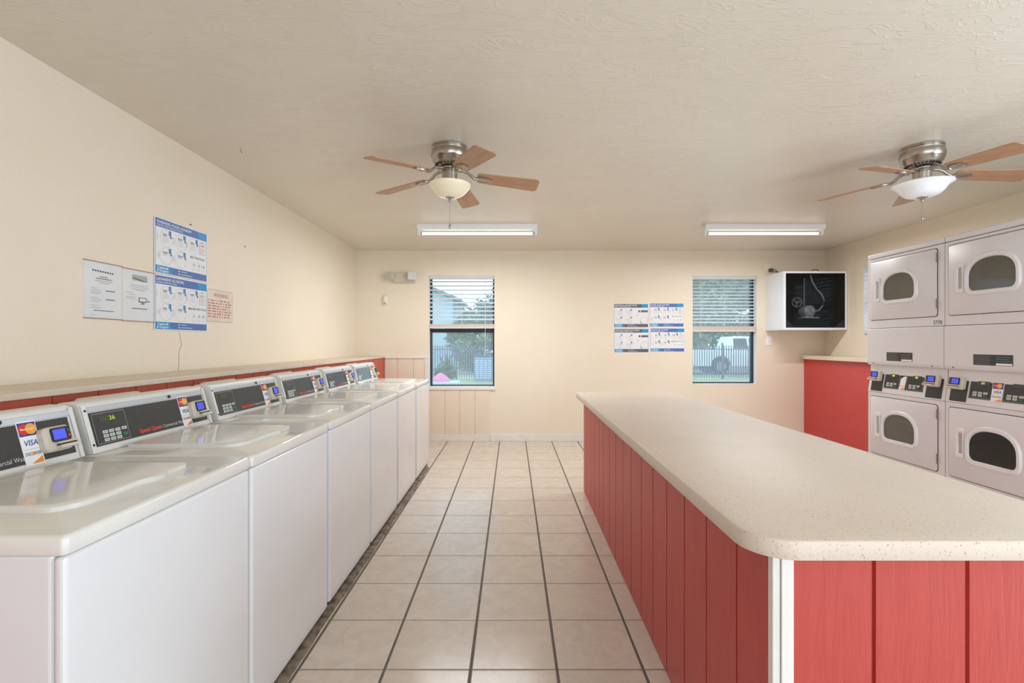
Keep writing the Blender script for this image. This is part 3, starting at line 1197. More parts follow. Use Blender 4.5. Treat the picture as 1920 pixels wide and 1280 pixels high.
# ------------------------------------------------------------------ ceiling fans
def make_fan(label, X, Y, off_deg, white):
    r = thing('ceiling_fan', label, 'ceiling fan', (X, Y, ZC), 0, 'ceiling fans')
    mb = MB()
    mb.lathe([(0.104, 0.0), (0.108, -0.004), (0.108, -0.012), (0.104, -0.015), (0.108, -0.019), (0.107, -0.028), (0.112, -0.040), (0.113, -0.058),
              (0.109, -0.072), (0.104, -0.078), (0.106, -0.082), (0.100, -0.090), (0.102, -0.094), (0.095, -0.103), (0.084, -0.114), (0.066, -0.122), (0.050, -0.126)], n=56)
    h = mb.build('motor_housing', M_NICKEL, r, smooth=24)
    mb = MB()
    for k in range(28):
        a = 2 * math.pi * k / 28
        rr = 0.0805
        ca, sa = math.cos(a), math.sin(a)
        mb.T = lambda x, y, z: (x * ca - y * sa, x * sa + y * ca, z)
        mb.box(rr - 0.006, rr + 0.008, -0.0035, 0.0035, -0.119, -0.111)
        mb.T = None
    mb.build('vent_slots', M_SEAM, h)
    mb = MB()
    mb.lathe([(0.050, -0.126), (0.062, -0.130), (0.062, -0.140), (0.046, -0.144), (0.046, -0.150)], n=40)
    mb.build('rotor_hub', M_NICKEL, r, smooth=40)
    mb = MB()
    mb.lathe([(0.042, -0.150), (0.047, -0.153), (0.047, -0.208), (0.060, -0.216), (0.060, -0.228)], n=40)
    mb.build('switch_housing', M_NICKEL, r, smooth=40)
    mb = MB()
    if white:
        mb.lathe([(0.148, -0.220), (0.153, -0.224), (0.140, -0.232), (0.124, -0.243), (0.115, -0.257), (0.104, -0.273), (0.085, -0.289), (0.058, -0.298), (0.02, -0.302)], n=56)
    else:
        mb.lathe([(0.119, -0.222), (0.125, -0.226), (0.125, -0.232), (0.117, -0.246), (0.101, -0.265), (0.083, -0.282), (0.062, -0.294), (0.036, -0.301), (0.015, -0.303)], n=56)
    zb = -0.300
    mb.build('light_bowl', M_FROSTWHITE if white else M_FROSTCREAM, r, smooth=50)
    mb = MB()
    mb.lathe([(0.030, zb + 0.004), (0.028, zb - 0.003), (0.012, zb - 0.010), (0.005, zb - 0.014), (0.009, zb - 0.020), (0.009, zb - 0.026), (0.003, zb - 0.032)], n=24)
    mb.build('finial', M_NICKEL, r, smooth=50)
    mb = MB()
    ze = zb - (0.165 if not white else 0.115)
    mb.tube([(0, 0, zb - 0.03), (0, 0, ze)], 0.0011, 6)
    ch = mb.build('pull_chain', mat('chain_metal', (150, 146, 140), 0.35, 0.9), r)
    mb = MB()
    mb.lathe([(0.002, ze + 0.004), (0.006, ze - 0.006), (0.0085, ze - 0.016), (0.005, ze - 0.024), (0.002, ze - 0.026)], n=14)
    mb.build('pull_knob', M_NICKEL, ch, smooth=50)
    # blades
    first = None
    for k in range(5):
        a = R(off_deg + 72 * k)
        if first is None:
            p = R(-12)
            cp, sp = math.cos(p), math.sin(p)
            zz = -0.176
            droop = math.tan(R(4.5))

            def T(x, y, z):
                return (x, y * cp - z * sp, y * sp + z * cp + zz - (x - 0.17) * droop)
            mb = MB()
            mb.T = T
            pts = [(0.165, -0.042), (0.185, -0.052), (0.30, -0.058), (0.50, -0.065)]
            for q in range(7):
                t = R(-90 + 90 * q / 6)
                pts.append((0.515 + 0.028 * math.cos(t), -0.038 + 0.028 * math.sin(t)))
            full = pts + [(x, -y) for x, y in reversed(pts)]
            mb.prism(full, 'z', -0.003, 0.003)
            bl = mb.build('blade', M_OAK, r, bevel=0.0015)
            mb = MB()
            mb.T = T
            n = 24
            ov = [[(0.205 + s * 0.052 * math.cos(2 * math.pi * q / n), s * 0.030 * math.sin(2 * math.pi * q / n), z) for q in range(n)] for s, z in ((1, -0.003), (1, -0.010), (0.82, -0.013), (0.70, -0.009), (0.5, -0.009))]
            mb.loft(ov)
            mb.T = None
            mb.tube([(0.055, 0, -0.136), (0.085, 0, -0.140), (0.110, 0, -0.150), (0.130, 0, -0.168), (0.150, 0, -0.181), (0.170, 0, -0.186)], [0.011, 0.010, 0.009, 0.009, 0.010, 0.008], 10)
            ir = mb.build('blade_iron', M_NICKEL, bl, smooth=50)
            first = bl
        else:
            bl = copy_tree(first, r)
        bl.rotation_euler = (0, 0, a)
    return r


make_fan('ceiling fan with cream glass bowl over the aisle between washers and counter', -0.375, 2.93, 9, False)
make_fan('ceiling fan with white flared glass bowl above the dryers side', 2.476, 2.93, 61, True)


# ------------------------------------------------------------------ fluorescent strip lights
def strip_light(label, x0, x1):
    L = (x1 - x0) / 2
    r = thing('strip_light', label, 'light fixture', ((x0 + x1) / 2, 4.85, ZC), 0, 'fluorescent strip lights')
    mb = MB()
    mb.prism([(-0.055, 0.0), (-0.055, -0.020), (-0.040, -0.052), (0.040, -0.052), (0.055, -0.020), (0.055, 0.0)], 'x', -L, L)
    mb.build('housing', mat('fixture_white', (238, 240, 240), 0.35), r, bevel=0.002)
    for s in (-1, 1):
        xx = s * (L - 0.012)
        if True:
            MB().box(xx - 0.012, xx + 0.012, -0.022, 0.022, -0.102, -0.050).build('lamp_holder', mat('fixture_white', (238, 240, 240), 0.35), r, bevel=0.002)
    lamp = bpy.data.lights.new('strip_lamp', 'AREA')
    lamp.shape, lamp.size, lamp.size_y, lamp.energy, lamp.color = 'RECTANGLE', 2 * L - 0.08, 0.022, STRIP_W, (0.97, 0.98, 1.0)
    lo = bpy.data.objects.new('strip_lamp', lamp)
    lo.location = (0, 0, -0.101)
    lo.parent = r
    COL.objects.link(lo)
    for y in (0.0,):
        mb = MB()
        mb.cyl((0, y, -0.086), 0.0135, -L + 0.03, L - 0.03, 'x', 16, 0)
        mb.cyl((0, y, -0.086), 0.0138, -L + 0.024, -L + 0.045, 'x', 16, 1)
        mb.cyl((0, y, -0.086), 0.0138, L - 0.045, L - 0.024, 'x', 16, 1)
        mb.build('tube', [M_TUBE, mat('tube_cap', (200, 200, 196), 0.4, 0.4)], r, smooth=50)
    return r


strip_light('lit white fluorescent strip on the ceiling behind the fan with the cream bowl', -0.940, 0.250)
strip_light('lit white fluorescent strip on the ceiling above the right back window', 1.917, 3.104)


# ------------------------------------------------------------------ things on the back wall
# emergency light
ex, ez = px(757, 520)
r = thing('emergency_light', 'beige twin-head emergency light high on the back wall left of the window', 'emergency light', (ex, YB, ez))
MB().box(-0.125, 0.150, -0.06, 0, -0.068, 0.055).build('housing', M_BEIGE, r, bevel=0.008, seg=3)
for hx, dx_ in ((-0.135, -0.45), (0.115, 0.35)):
    mb = MB()
    d = Vector((dx_, -1.0, -0.15)).normalized()
    s = d.cross(Vector((0, 0, 1))).normalized()
    u = s.cross(d)
    o = Vector((hx, -0.075, 0.012))

    def T(x, y, z, o=o, d=d, s=s, u=u):
        return tuple(o + s * x + d * (-y) + u * z)
    mb.T = T
    mb.loft([[(a, 0.015, b) for a, b in rrect(-0.030, 0.030, -0.028, 0.028, 0.010, 3)], [(a, -0.045, b) for a, b in rrect(-0.055, 0.055, -0.050, 0.050, 0.016, 3)],
             [(a, -0.058, b) for a, b in rrect(-0.055, 0.055, -0.050, 0.050, 0.016, 3)]])
    hd = mb.build('lamp_head', M_BEIGE, r, smooth=40)
    mb = MB()
    mb.T = T
    mb.box(-0.044, 0.044, -0.0605, -0.057, -0.038, 0.038, 0)
    for q in range(4):
        v = -0.030 + q * 0.020
        mb.box(-0.044, 0.044, -0.0625, -0.060, v - 0.0015, v + 0.0015, 1)
        mb.box(v - 0.0015, v + 0.0015, -0.0625, -0.060, -0.038, 0.038, 1)
    mb.build('lens', [mat('lens_grey', (206, 206, 200), 0.15), M_BEIGE], hd)
# small air freshener
ax, az = px(723, 562)
r = thing('air_freshener', 'small cream capsule dispenser on the back wall below the emergency light', 'air freshener', (ax, YB, az))
mb = MB()
prof = [(0.002, -0.066), (0.026, -0.063), (0.034, -0.050), (0.036, 0.0), (0.033, 0.040), (0.022, 0.060), (0.002, 0.066)]
loops = []
for w, z in prof:
    loops.append([(w * math.cos(math.pi * k / 12), -0.045 * (w / 0.036) * math.sin(math.pi * k / 12), z) for k in range(13)])
mb.loft(loops)
mb.build('case', mat('ivory_plastic', (238, 230, 214), 0.4), r, smooth=60)
mb = MB()
mb.box(-0.012, 0.012, -0.044, -0.036, -0.048, -0.040)
mb.build('spray_slot', M_SEAM, r)


# ------------------------------------------------------------------ posters
#  0 paper 1 header 2 teal 3 white 4 grey 5 light grey 6 dark 7 icon 8 rose
def poster_mats(header):
    return [M_PAPER, header, M_HTEAL, M_WHITE, M_PGREY, M_PLIGHT, M_PDARK, M_ICON, M_PROSE]


def lines(mb, u, v, w, n, step, d, m, h=0.0022, ragged=0.25):
    for k in range(n):
        mb.rect(u, u + w * (1 - ragged * random.random()), v - k * step - h, v - k * step, d, m)


def poster(label, loc, rotz, w, h, header, title, sub, kind, best, group, notch=False, tw=0.62):
    mb = MB()
    mb.box(-w / 2, w / 2, -0.0012, 0, -h / 2, h / 2, 0)
    L, Rr, B, T = -w / 2 + 0.006, w / 2 - 0.006, -h / 2 + 0.005, h / 2 - 0.005
    H = T - B
    d = 0.0018
    hb = T - H * 0.155
    mb.rect(L, Rr, hb, T, d, 1)
    cut = 0.77
    mb.poly([(L + (Rr - L) * cut + H * 0.03, T), (L + (Rr - L) * (cut - 0.0) + H * 0.10, hb), (Rr, hb), (Rr, T)][::-1], d + 0.0003, 2)
    W = Rr - L
    mb.text(title, L + 0.008, T - H * 0.085, H * 0.052, d + 0.0006, 3, width=W * tw, bold=0.02)
    mb.text(sub, L + 0.008, hb + H * 0.018, H * 0.034, d + 0.0006, 3, width=W * tw * 0.72, bold=0.008)
    ft = B + H * 0.135
    mb.rect(L, Rr, B, ft, d, 1)
    mb.poly([(L, B), (L + W * 0.30, B), (L + W * 0.25, ft), (L, ft)], d + 0.0003, 2)
    mb.text('Caldwell', L + W * 0.035, B + H * 0.075, H * 0.042, d + 0.0006, 3, width=W * 0.185, bold=0.02)
    mb.text('& Gregory', L + W * 0.025, B + H * 0.022, H * 0.042, d + 0.0006, 3, width=W * 0.205, bold=0.02)
    mb.disc(L + W * 0.425, B + H * 0.095, H * 0.016, d + 0.0006, 3, 12)
    mb.disc(L + W * 0.425, B + H * 0.040, H * 0.016, d + 0.0006, 3, 12)
    mb.rect(L + W * 0.46, L + W * 0.58, B + H * 0.088, B + H * 0.102, d + 0.0006, 5)
    mb.rect(L + W * 0.46, L + W * 0.69, B + H * 0.033, B + H * 0.047, d + 0.0006, 5)
    # side rules
    mb.rect(L, L + 0.002, ft, hb, d, 1)
    mb.rect(Rr - 0.002, Rr, ft, hb, d, 2)
    zone = hb - ft
    if kind == 'steps':
        rr = zone * 0.225
        spots = [(0.165, 0.735), (0.440, 0.735), (0.690, 0.735), (0.165, 0.265), (0.440, 0.265)]
        for q, (fx, fz) in enumerate(spots):
            u, v = L + W * fx + 0.01, ft + zone * fz
            mb.ring(u, v, rr, 0.0013, d, 4)
            mb.text(str(q + 1), u - rr - W * 0.055, v - zone * 0.08, zone * 0.17, d, 5, bold=0.0)
            lines(mb, u - rr * 0.55, v + rr * 0.52, rr * 0.85, 2, zone * 0.035, d, 6, zone * 0.016)
            if q in (0, 1, 2):
                lines(mb, u - rr * 0.6, v + rr * 0.18, rr * 1.2, 5, zone * 0.035, d, 5, zone * 0.012)
            else:
                lines(mb, u - rr * 0.6, v + rr * 0.12, rr * 0.9, 1, zone * 0.035, d, 5, zone * 0.012)
            mb.prism(rrect(u + rr * 0.45, u + rr * 0.85, v + rr * 0.42, v + rr * 1.02, 0.003, 2), 'y', -d - 0.0002, -d - 0.0006, 7)
            mb.disc(u + rr * 0.80, v + rr * 0.28, rr * 0.15, d + 0.0004, 7 if q % 2 else 1, 12)
        # clipboard
        cu, cv = L + W * 0.905, ft + zone * 0.755
        mb.prism(rrect(cu - W * 0.058, cu + W * 0.058, cv - zone * 0.19, cv + zone * 0.17, 0.004, 2), 'y', -d, -d - 0.0004, 8)
        mb.rect(cu - W * 0.052, cu + W * 0.052, cv - zone * 0.172, cv + zone * 0.155, d + 0.0007, 0)
        mb.rect(cu - W * 0.02, cu + W * 0.02, cv + zone * 0.15, cv + zone * 0.20, d + 0.0008, 8)
        lines(mb, cu - W * 0.04, cv + zone * 0.10, W * 0.08, 2, zone * 0.035, d + 0.001, 6, zone * 0.012)
        lines(mb, cu - W * 0.04, cv, W * 0.08, 4, zone * 0.04, d + 0.001, 8, zone * 0.016)
        mb.text(best, L + W * 0.80, ft + zone * 0.40, zone * 0.062, d, 6, width=W * (0.30 if len(best) < 16 else 0.37), align='C', bold=0.008)
        for q, fx in enumerate((0.72, 0.83, 0.925)):
            u, v = L + W * fx, ft + zone * 0.22
            mb.ring(u, v, zone * 0.07, 0.001, d, 5)
            mb.poly([(u - zone * 0.03, v - zone * 0.02), (u + zone * 0.04, v - zone * 0.03), (u + zone * 0.02, v + zone * 0.05)], d + 0.0003, 7 if q == 2 else 4)
            lines(mb, u - W * 0.035, ft + zone * 0.11, W * 0.07, 2, zone * 0.035, d, 5, zone * 0.01)
    else:
        for q, (fx, fz) in enumerate(((0.14, 0.80), (0.43, 0.80), (0.14, 0.34), (0.43, 0.34))):
            u, v = L + W * fx, ft + zone * fz
            mb.text(str(q + 1), u - W * 0.09, v - zone * 0.16, zone * 0.17, d, 5)
            lines(mb, u - W * 0.02, v, W * 0.13, 2, zone * 0.05, d, 4, zone * 0.016)
            lines(mb, u - W * 0.02, v - zone * 0.13, W * 0.14, 4, zone * 0.05, d, 5, zone * 0.014)
            mb.prism(rrect(u + W * 0.05, u + W * 0.10, v + zone * 0.02, v + zone * 0.10, 0.003, 2), 'y', -d - 0.0002, -d - 0.0006, 7)
        mb.prism(rrect(L + W * 0.71, Rr - 0.004, ft + zone * 0.72, ft + zone * 0.84, 0.003, 2), 'y', -d, -d - 0.0004, 1)
        mb.rect(L + W * 0.765, L + W * 0.785, ft + zone * 0.72, ft + zone * 0.84, d + 0.0008, 0)
        u0 = L + W * 0.67
        mb.rect(u0, u0 + 0.0015, ft, ft + zone * 0.62, d, 4)
        mb.poly([(u0, ft + zone * 0.62), (u0 + W * 0.05, ft + zone * 0.70), (u0 + W * 0.05 + 0.0015, ft + zone * 0.69), (u0 + 0.0015, ft + zone * 0.61)], d, 4)
        mb.disc(u0 + W * 0.04, ft + zone * 0.52, zone * 0.035, d, 4, 12)
        ru, rv, r0 = L + W * 0.885, ft + zone * 0.24, zone * 0.235
        mb.ring(ru, rv, r0, 0.0035, d, 5)
        mb.ring(ru, rv, r0 * 0.8, 0.0012, d, 4)
        mb.poly([(L + W * 0.755, ft + zone * 0.18), (L + W * 0.77, ft + zone * 0.17), (L + W * 0.82, ft), (L + W * 0.80, ft)][::-1], d + 0.0004, 1)
    o = mb.build('poster', poster_mats(header), loc=loc, rotz=rotz, fix=False)
    return tag(o, label, 'poster', group)


LW = XL + 0.0002
poster('blue-headed WASHING YOUR LAUNDRY poster, upper of two on the left wall', (LW + 0.003, (2.672 + 3.133) / 2, (1.640 + 1.952) / 2), R(90), 0.461, 0.312, M_HBLUE,
       'WASHING YOUR LAUNDRY', 'STEP-BY-STEP INSTRUCTIONS', 'steps', 'BEST PRACTICES', 'laundry instruction posters', tw=0.66)
poster('blue-headed LAVANDO SU ROPA poster, lower of two on the left wall', (LW + 0.003, (2.672 + 3.133) / 2, (1.324 + 1.633) / 2), R(90), 0.461, 0.309, M_HBLUE,
       'LAVANDO SU ROPA', 'INSTRUCCIONES PASO A PASO', 'steps', 'MEJORES PRÁCTICAS', 'laundry instruction posters', tw=0.50)
for (x0, y0, x1, y1, hd, ti, su, kd, be, lab, tw_) in (
        (1150.3, 569.2, 1215.9, 613.8, M_HDARK, 'REPORTING LAUNDRY ISSUES', 'STEP-BY-STEP INSTRUCTIONS', 'report', '', 'grey-headed poster in English at upper left of the four on the back wall', 0.66),
        (1217.8, 568.2, 1282.3, 612.7, M_HBLUE, 'DRYING YOUR LAUNDRY', 'STEP-BY-STEP INSTRUCTIONS', 'steps', 'BEST PRACTICES', 'blue-headed DRYING YOUR LAUNDRY poster at upper right of the four on the back wall', 0.56),
        (1151.0, 615.9, 1216.6, 660.7, M_HDARK, 'REPORTANDO PROBLEMAS DE LAVANDERÍA', 'INSTRUCCIONES PASO A PASO', 'report', '', 'grey-headed poster in Spanish at lower left of the four on the back wall', 0.72),
        (1219.0, 615.0, 1283.6, 659.4, M_HBLUE, 'SECADO DE LA ROPA', 'INSTRUCCIONES PASO A PASO', 'steps', 'MEJORES PRÁCTICAS', 'blue-headed SECADO DE LA ROPA poster at lower right of the four on the back wall', 0.50)):
    a, b = px(x0, y0)
    c, e = px(x1, y1)
    poster(lab, ((a + c) / 2, YB - 0.0005, (b + e) / 2), 0, c - a, b - e, hd, ti, su, kd, be, 'laundry instruction posters', tw=tw_)


def notice(label, y0, y1, z0, z1, second):
    w, h = y1 - y0, z1 - z0
    r = thing('notice', label, 'notice', (LW, (y0 + y1) / 2, (z0 + z1) / 2), R(90), 'paper notices on the left wall')
    mb = MB()
    mb.box(-w / 2, w / 2, -0.001, 0, -h / 2, h / 2, 0)
    d = 0.0014
    P = lambda fx: -w / 2 + w * fx
    Q = lambda fz: -h / 2 + h * fz
    if not second:
        for k in range(9):
            mb.rect(P(0.20 + 0.066 * k), P(0.245 + 0.066 * k), Q(0.838 - 0.002 * k), Q(0.865 - 0.002 * k), d, 2)
        for q, (a, b, z) in enumerate(((0.40, 0.62, 0.74), (0.30, 0.72, 0.705), (0.27, 0.75, 0.665), (0.38, 0.66, 0.63))):
            mb.rect(P(a), P(b), Q(z), Q(z + 0.013), d, 3 if q == 3 else 2 if q < 2 else 1)
        for z, b in ((0.53, 0.34), (0.495, 0.42), (0.46, 0.44), (0.43, 0.40), (0.355, 0.36), (0.32, 0.46), (0.285, 0.40), (0.215, 0.34), (0.175, 0.44)):
            mb.rect(P(0.17), P(b), Q(z), Q(z + 0.010), d, 1)
        mb.rect(P(0.56), P(0.82), Q(0.495), Q(0.51), d, 2)
        mb.rect(P(0.56), P(0.82), Q(0.335), Q(0.35), d, 2)
        mb.rect(P(0.24), P(0.79), Q(0.125), Q(0.137), d, 2)
        mb.rect(P(0.14), P(0.30), Q(0.045), Q(0.052), d, 1)
    else:
        mb.prism(rrect(P(0.28), P(0.76), Q(0.80), Q(0.915), 0.004, 2), 'y', -d, -d - 0.0002, 4)
        mb.poly([(P(0.28), Q(0.86)), (P(0.5), Q(0.84)), (P(0.66), Q(0.81)), (P(0.76), Q(0.82)), (P(0.76), Q(0.80)), (P(0.6), Q(0.79)), (P(0.28), Q(0.84))][::-1], d + 0.0004, 5)
        for a, b, z in ((0.24, 0.78, 0.70), (0.20, 0.82, 0.665), (0.26, 0.76, 0.63), (0.36, 0.66, 0.605), (0.10, 0.30, 0.55), (0.18, 0.38, 0.51), (0.10, 0.40, 0.46), (0.10, 0.36, 0.425)):
            mb.rect(P(a), P(b), Q(z), Q(z + 0.010), d, 1)
        mb.prism(rrect(P(0.48), P(0.73), Q(0.37), Q(0.47), 0.004, 2), 'y', -d, -d - 0.0002, 2)
        mb.rect(P(0.505), P(0.705), Q(0.39), Q(0.458), d + 0.0004, 0)
        mb.rect(P(0.59), P(0.625), Q(0.345), Q(0.37), d, 2)
        mb.rect(P(0.54), P(0.67), Q(0.333), Q(0.345), d, 2)
        mb.poly([(P(0.76), Q(0.385)), (P(0.86), Q(0.40)), (P(0.77), Q(0.43))], d, 5)
        mb.rect(P(0.27), P(0.76), Q(0.235), Q(0.25), d, 2)
    mb.build('sheet', [M_PAPER, M_PGREY, M_PDARK, M_PROSE, mat('print_sage', (176, 184, 176), 0.6), mat('print_moss', (110, 118, 92), 0.6)], r, fix=False)
    mb = MB()
    mb.box(-w / 2 - 0.004, w / 2 + 0.004, -0.0052, -0.0045, -h / 2 - 0.004, h / 2 + 0.004, 0)
    mb.build('sleeve', M_SLEEVE, r)
    for c, e in ((h / 2 + 0.001, h / 2 + 0.005), (-h / 2 - 0.006, -h / 2 - 0.002)):
        MB().box(-w / 2 - 0.005, w / 2 + 0.005, -0.0045, 0, c, e).build('sleeve_edge', M_BROWN, r)


notice('white printed notice in a clear sleeve, leftmost paper on the left wall', 2.236, 2.449, 1.371, 1.634, False)
notice('white printed notice with a green picture and a screen drawing, beside the blue posters', 2.459, 2.676, 1.368, 1.630, True)
# WARNING card
y0, y1, z0, z1 = 3.137, 3.42, 1.391, 1.603
w, h = y1 - y0, z1 - z0
mb = MB()
mb.box(-w / 2, w / 2, -0.0015, 0, -h / 2, h / 2, 0)
mb.outline(-w / 2, w / 2, -h / 2, h / 2, 0.0025, 0.0018, 2)
mb.text('WARNING', 0.008, h / 2 - 0.046, 0.026, 0.0019, 1, width=w * 0.58, align='C', bold=0.004)
for k in range(7):
    v = h / 2 - 0.076 - k * 0.0178
    u = -w / 2 + 0.010
    while u < w / 2 - 0.030:
        ww = random.choice((0.018, 0.026, 0.034, 0.044))
        ww = min(ww, w / 2 - 0.012 - u)
        for q in range(max(2, int(ww / 0.006))):
            x = u + q * 0.006
            mb.rect(x, x + 0.0042, v, v + random.choice((0.0088, 0.0095, 0.0105)), 0.0019, 1)
        u += ww + 0.008
tag(mb.build('warning_sign', [M_WARNPAPER, M_WARN, M_BROWN], loc=(LW, (y0 + y1) / 2, (z0 + z1) / 2), rotz=R(90), fix=False),
    'small cream card headed WARNING in red, right of the blue posters', 'sign')

# ------------------------------------------------------------------ corner box with glazed black front
CX0, CX1, CYF, CZ0, CZ1 = 3.233, 3.990, 5.780, 1.407, 2.107
r = thing('wall_cabinet', 'white corner box with black glazed front high in the right back corner', 'cabinet', ((CX0 + CX1) / 2, (CYF + YB) / 2, CZ0))
hw, hd_, H = (CX1 - CX0) / 2, (YB - CYF) / 2, CZ1 - CZ0
t = 0.018
mb = MB()
mb.box(-hw, -hw + t, -hd_, hd_, 0, H)
mb.box(hw - t, hw, -hd_, hd_, 0, H)
mb.box(-hw + t, hw - t, -hd_, hd_, 0, t)
mb.box(-hw + t, hw - t, -hd_, hd_, H - t, H)
M_CAB = noisy('white_cabinet_paint', (238, 240, 243), (233, 236, 240), 5.0, 0.35)
cab = mb.build('carcass', M_CAB, r, bevel=0.002)
mb = MB()
mb.box(-hw + t, hw - t, 0.10, hd_, t, H - t)
mb.box(-hw + t, -hw + t + 0.004, -hd_ + 0.010, 0.10, t, H - t)
mb.box(hw - t - 0.004, hw - t, -hd_ + 0.010, 0.10, t, H - t)
mb.box(-hw + t + 0.004, hw - t - 0.004, -hd_ + 0.010, 0.10, t, t + 0.004)
mb.box(-hw + t + 0.004, hw - t - 0.004, -hd_ + 0.010, 0.10, H - t - 0.004, H - t)
M_FELT = noisy('black_board', (22, 20, 20), (30, 28, 27), 60.0, 0.85)
mb.build('back_board', M_FELT, r)
mb = MB()
for a, b, c, e in ((-hw + 0.001, -hw + 0.026, 0.001, H - 0.001), (hw - 0.026, hw - 0.001, 0.001, H - 0.001), (-hw + 0.026, hw - 0.026, 0.001, 0.026), (-hw + 0.026, hw - 0.026, H - 0.026, H - 0.001)):
    mb.box(a, b, -hd_ - 0.006, -hd_, c, e)
mb.build('front_frame', M_CAB, r, bevel=0.0015)
mb = MB()
mb.box(-hw + 0.02, hw - 0.02, -hd_ + 0.004, -hd_ + 0.007, 0.02, H - 0.02)
mb.build('front_pane', M_BOXPANE, r)
M_MOTOR = noisy('dusty_motor_grey', (186, 186, 184), (150, 150, 150), 25.0, 0.5, 0.1, 0.2)
M_PIPE = noisy('dusty_pipe', (120, 118, 115), (136, 133, 130), 25.0, 0.6)


def cb(x, y):
    """photo position on the box front -> local x, z on the back board plane"""
    X, Z = px(x, y, 5.87)
    return X - (CX0 + CX1) / 2, Z - CZ0


mb = MB()
mx, mz = cb(1517, 583)
mb.lathe([(0.02, 0.09), (0.062, 0.085), (0.068, 0.06), (0.068, -0.05), (0.05, -0.07), (0.02, -0.075)], (mx, -0.085, mz), 28, 0, 'y')
mb.lathe([(0.018, -0.075), (0.018, -0.105)], (mx, -0.085, mz), 18, 1, 'y')
mb.box(mx - 0.07, mx + 0.11, -0.14, -0.01, mz - 0.085, mz - 0.074, 0)
mb.box(mx - 0.04, mx + 0.04, -0.13, -0.03, mz - 0.076, mz - 0.055, 0)
for k in range(10):
    a = 2 * math.pi * k / 10
    mb.box(mx + 0.045 * math.cos(a) - 0.004, mx + 0.045 * math.cos(a) + 0.004, -0.158, -0.150, mz + 0.045 * math.sin(a) - 0.004, mz + 0.045 * math.sin(a) + 0.004, 1)
mo = mb.build('motor', [M_MOTOR, mat('motor_hub', (168, 168, 166), 0.4, 0.4)], r, smooth=35)
mb = MB()
wx, wz = cb(1500, 566)
n = 28
mb.loft([[(wx + rr * math.cos(2 * math.pi * k / n), yy, wz + rr * math.sin(2 * math.pi * k / n)) for k in range(n)] for rr, yy in ((0.062, -0.04), (0.062, -0.06), (0.052, -0.06), (0.052, -0.04), (0.062, -0.04))], 0, False, False)
for k in range(3):
    a = R(20 + 120 * k)
    mb.tube([(wx, -0.05, wz), (wx + 0.055 * math.cos(a), -0.05, wz + 0.055 * math.sin(a))], 0.008, 6)
mb.lathe([(0.015, -0.035), (0.015, -0.065)], (wx, 0, wz), 14, 0, 'y')
mb.build('pulley', M_PIPE, r)
mb = MB()
pts = [cb(*p) for p in ((1526, 514), (1529, 526), (1537, 540), (1548, 552), (1552, 562), (1549, 573), (1541, 581), (1531, 584))]
mb.tube([(a, -0.05, b) for a, b in pts], 0.010, 8)
mb.build('hose', M_MOTOR, r, smooth=60)
for x_ in (1516, 1478):
    a, b = cb(x_, 520)
    c_, e = cb(x_, 575)
    MB().tube([(a, -0.03, b), (a, -0.03, e)], 0.009, 8).build('pipe', M_PIPE, r, smooth=60)
for pts in ([(-hw + t, t), (-hw + t + 0.13, t), (-hw + t, t + 0.14)], [(hw - t, t), (hw - t, t + 0.11), (hw - t - 0.13, t)]):
    MB().prism(pts, 'y', -hd_ + 0.012, -hd_ + 0.03).build('corner_bracket', mat('blue_grey_bracket', (58, 62, 72), 0.6), r)
mb = MB()
a, b = px(1529, 503, 6.0)
a -= (CX0 + CX1) / 2
mb.tube([(a - 0.035, 0.02, H), (a - 0.035, 0.02, H + 0.045), (a + 0.02, 0.02, H + 0.052), (a + 0.075, 0.02, H + 0.004)], 0.006, 6)
mb.build('lifting_hook', mat('hook_metal', (120, 116, 108), 0.4, 0.7), r)

# outlet above the corner box with a plug and leads
ox, oz = px(1440, 502)
r = thing('wall_outlet', 'cream power outlet with a dark plug above the corner box', 'outlet', (ox, YB, oz))
mb = MB()
mb.box(-0.035, 0.035, -0.007, 0, -0.058, 0.058)
mb.build('plate', mat('ivory_plastic', (238, 230, 214), 0.4), r, bevel=0.003)
mb = MB()
mb.box(0.000, 0.05, -0.045, -0.007, -0.055, -0.012)
mb.build('plug', mat('olive_plug', (92, 88, 70), 0.6), r, bevel=0.006)
for pts in ([(0.03, -0.045, -0.03), (0.06, -0.055, -0.028), (0.09, -0.05, -0.05), (0.115, -0.04, -0.066), (0.14, -0.03, -0.078)],
            [(0.02, -0.045, -0.045), (0.05, -0.06, -0.055), (0.08, -0.06, -0.06), (0.10, -0.05, -0.080)]):
    MB().tube(pts, 0.0045, 6).build('lead', mat('grey_lead', (108, 106, 96), 0.6), r)
# switch below
sx, sz = px(1441, 639)
r = thing('light_switch', 'white light switch on the back wall below the corner box', 'light switch', (sx, YB, sz))
MB().box(-0.036, 0.036, -0.007, 0, -0.058, 0.058).build('plate', mat('switch_white', (240, 240, 238), 0.35), r, bevel=0.003)
mb = MB()
mb.prism([(-0.007, -0.013), (-0.007, 0.013), (-0.018, 0.009), (-0.010, -0.010)], 'x', -0.006, 0.006)
mb.build('toggle', mat('switch_white', (240, 240, 238), 0.35), r, bevel=0.001)

# little hook left in the ceiling
hx, hy = (451 - 960) * 2.98 / F_PX, 2.98
hxw = (451 - 960) * (ZC - EYE) / (HORIZON - 278)
hyw = F_PX * (ZC - EYE) / (HORIZON - 278)
mb = MB()
mb.tube([(0, 0, 0), (0, 0, -0.018), (0.006, 0, -0.026), (0.010, 0, -0.020)], 0.0016, 6)
tag(mb.build('ceiling_hook', mat('hook_brass', (150, 120, 86), 0.4, 0.5), loc=(hxw, hyw, ZC)), 'tiny bent hook in the ceiling near the left wall', 'hook')

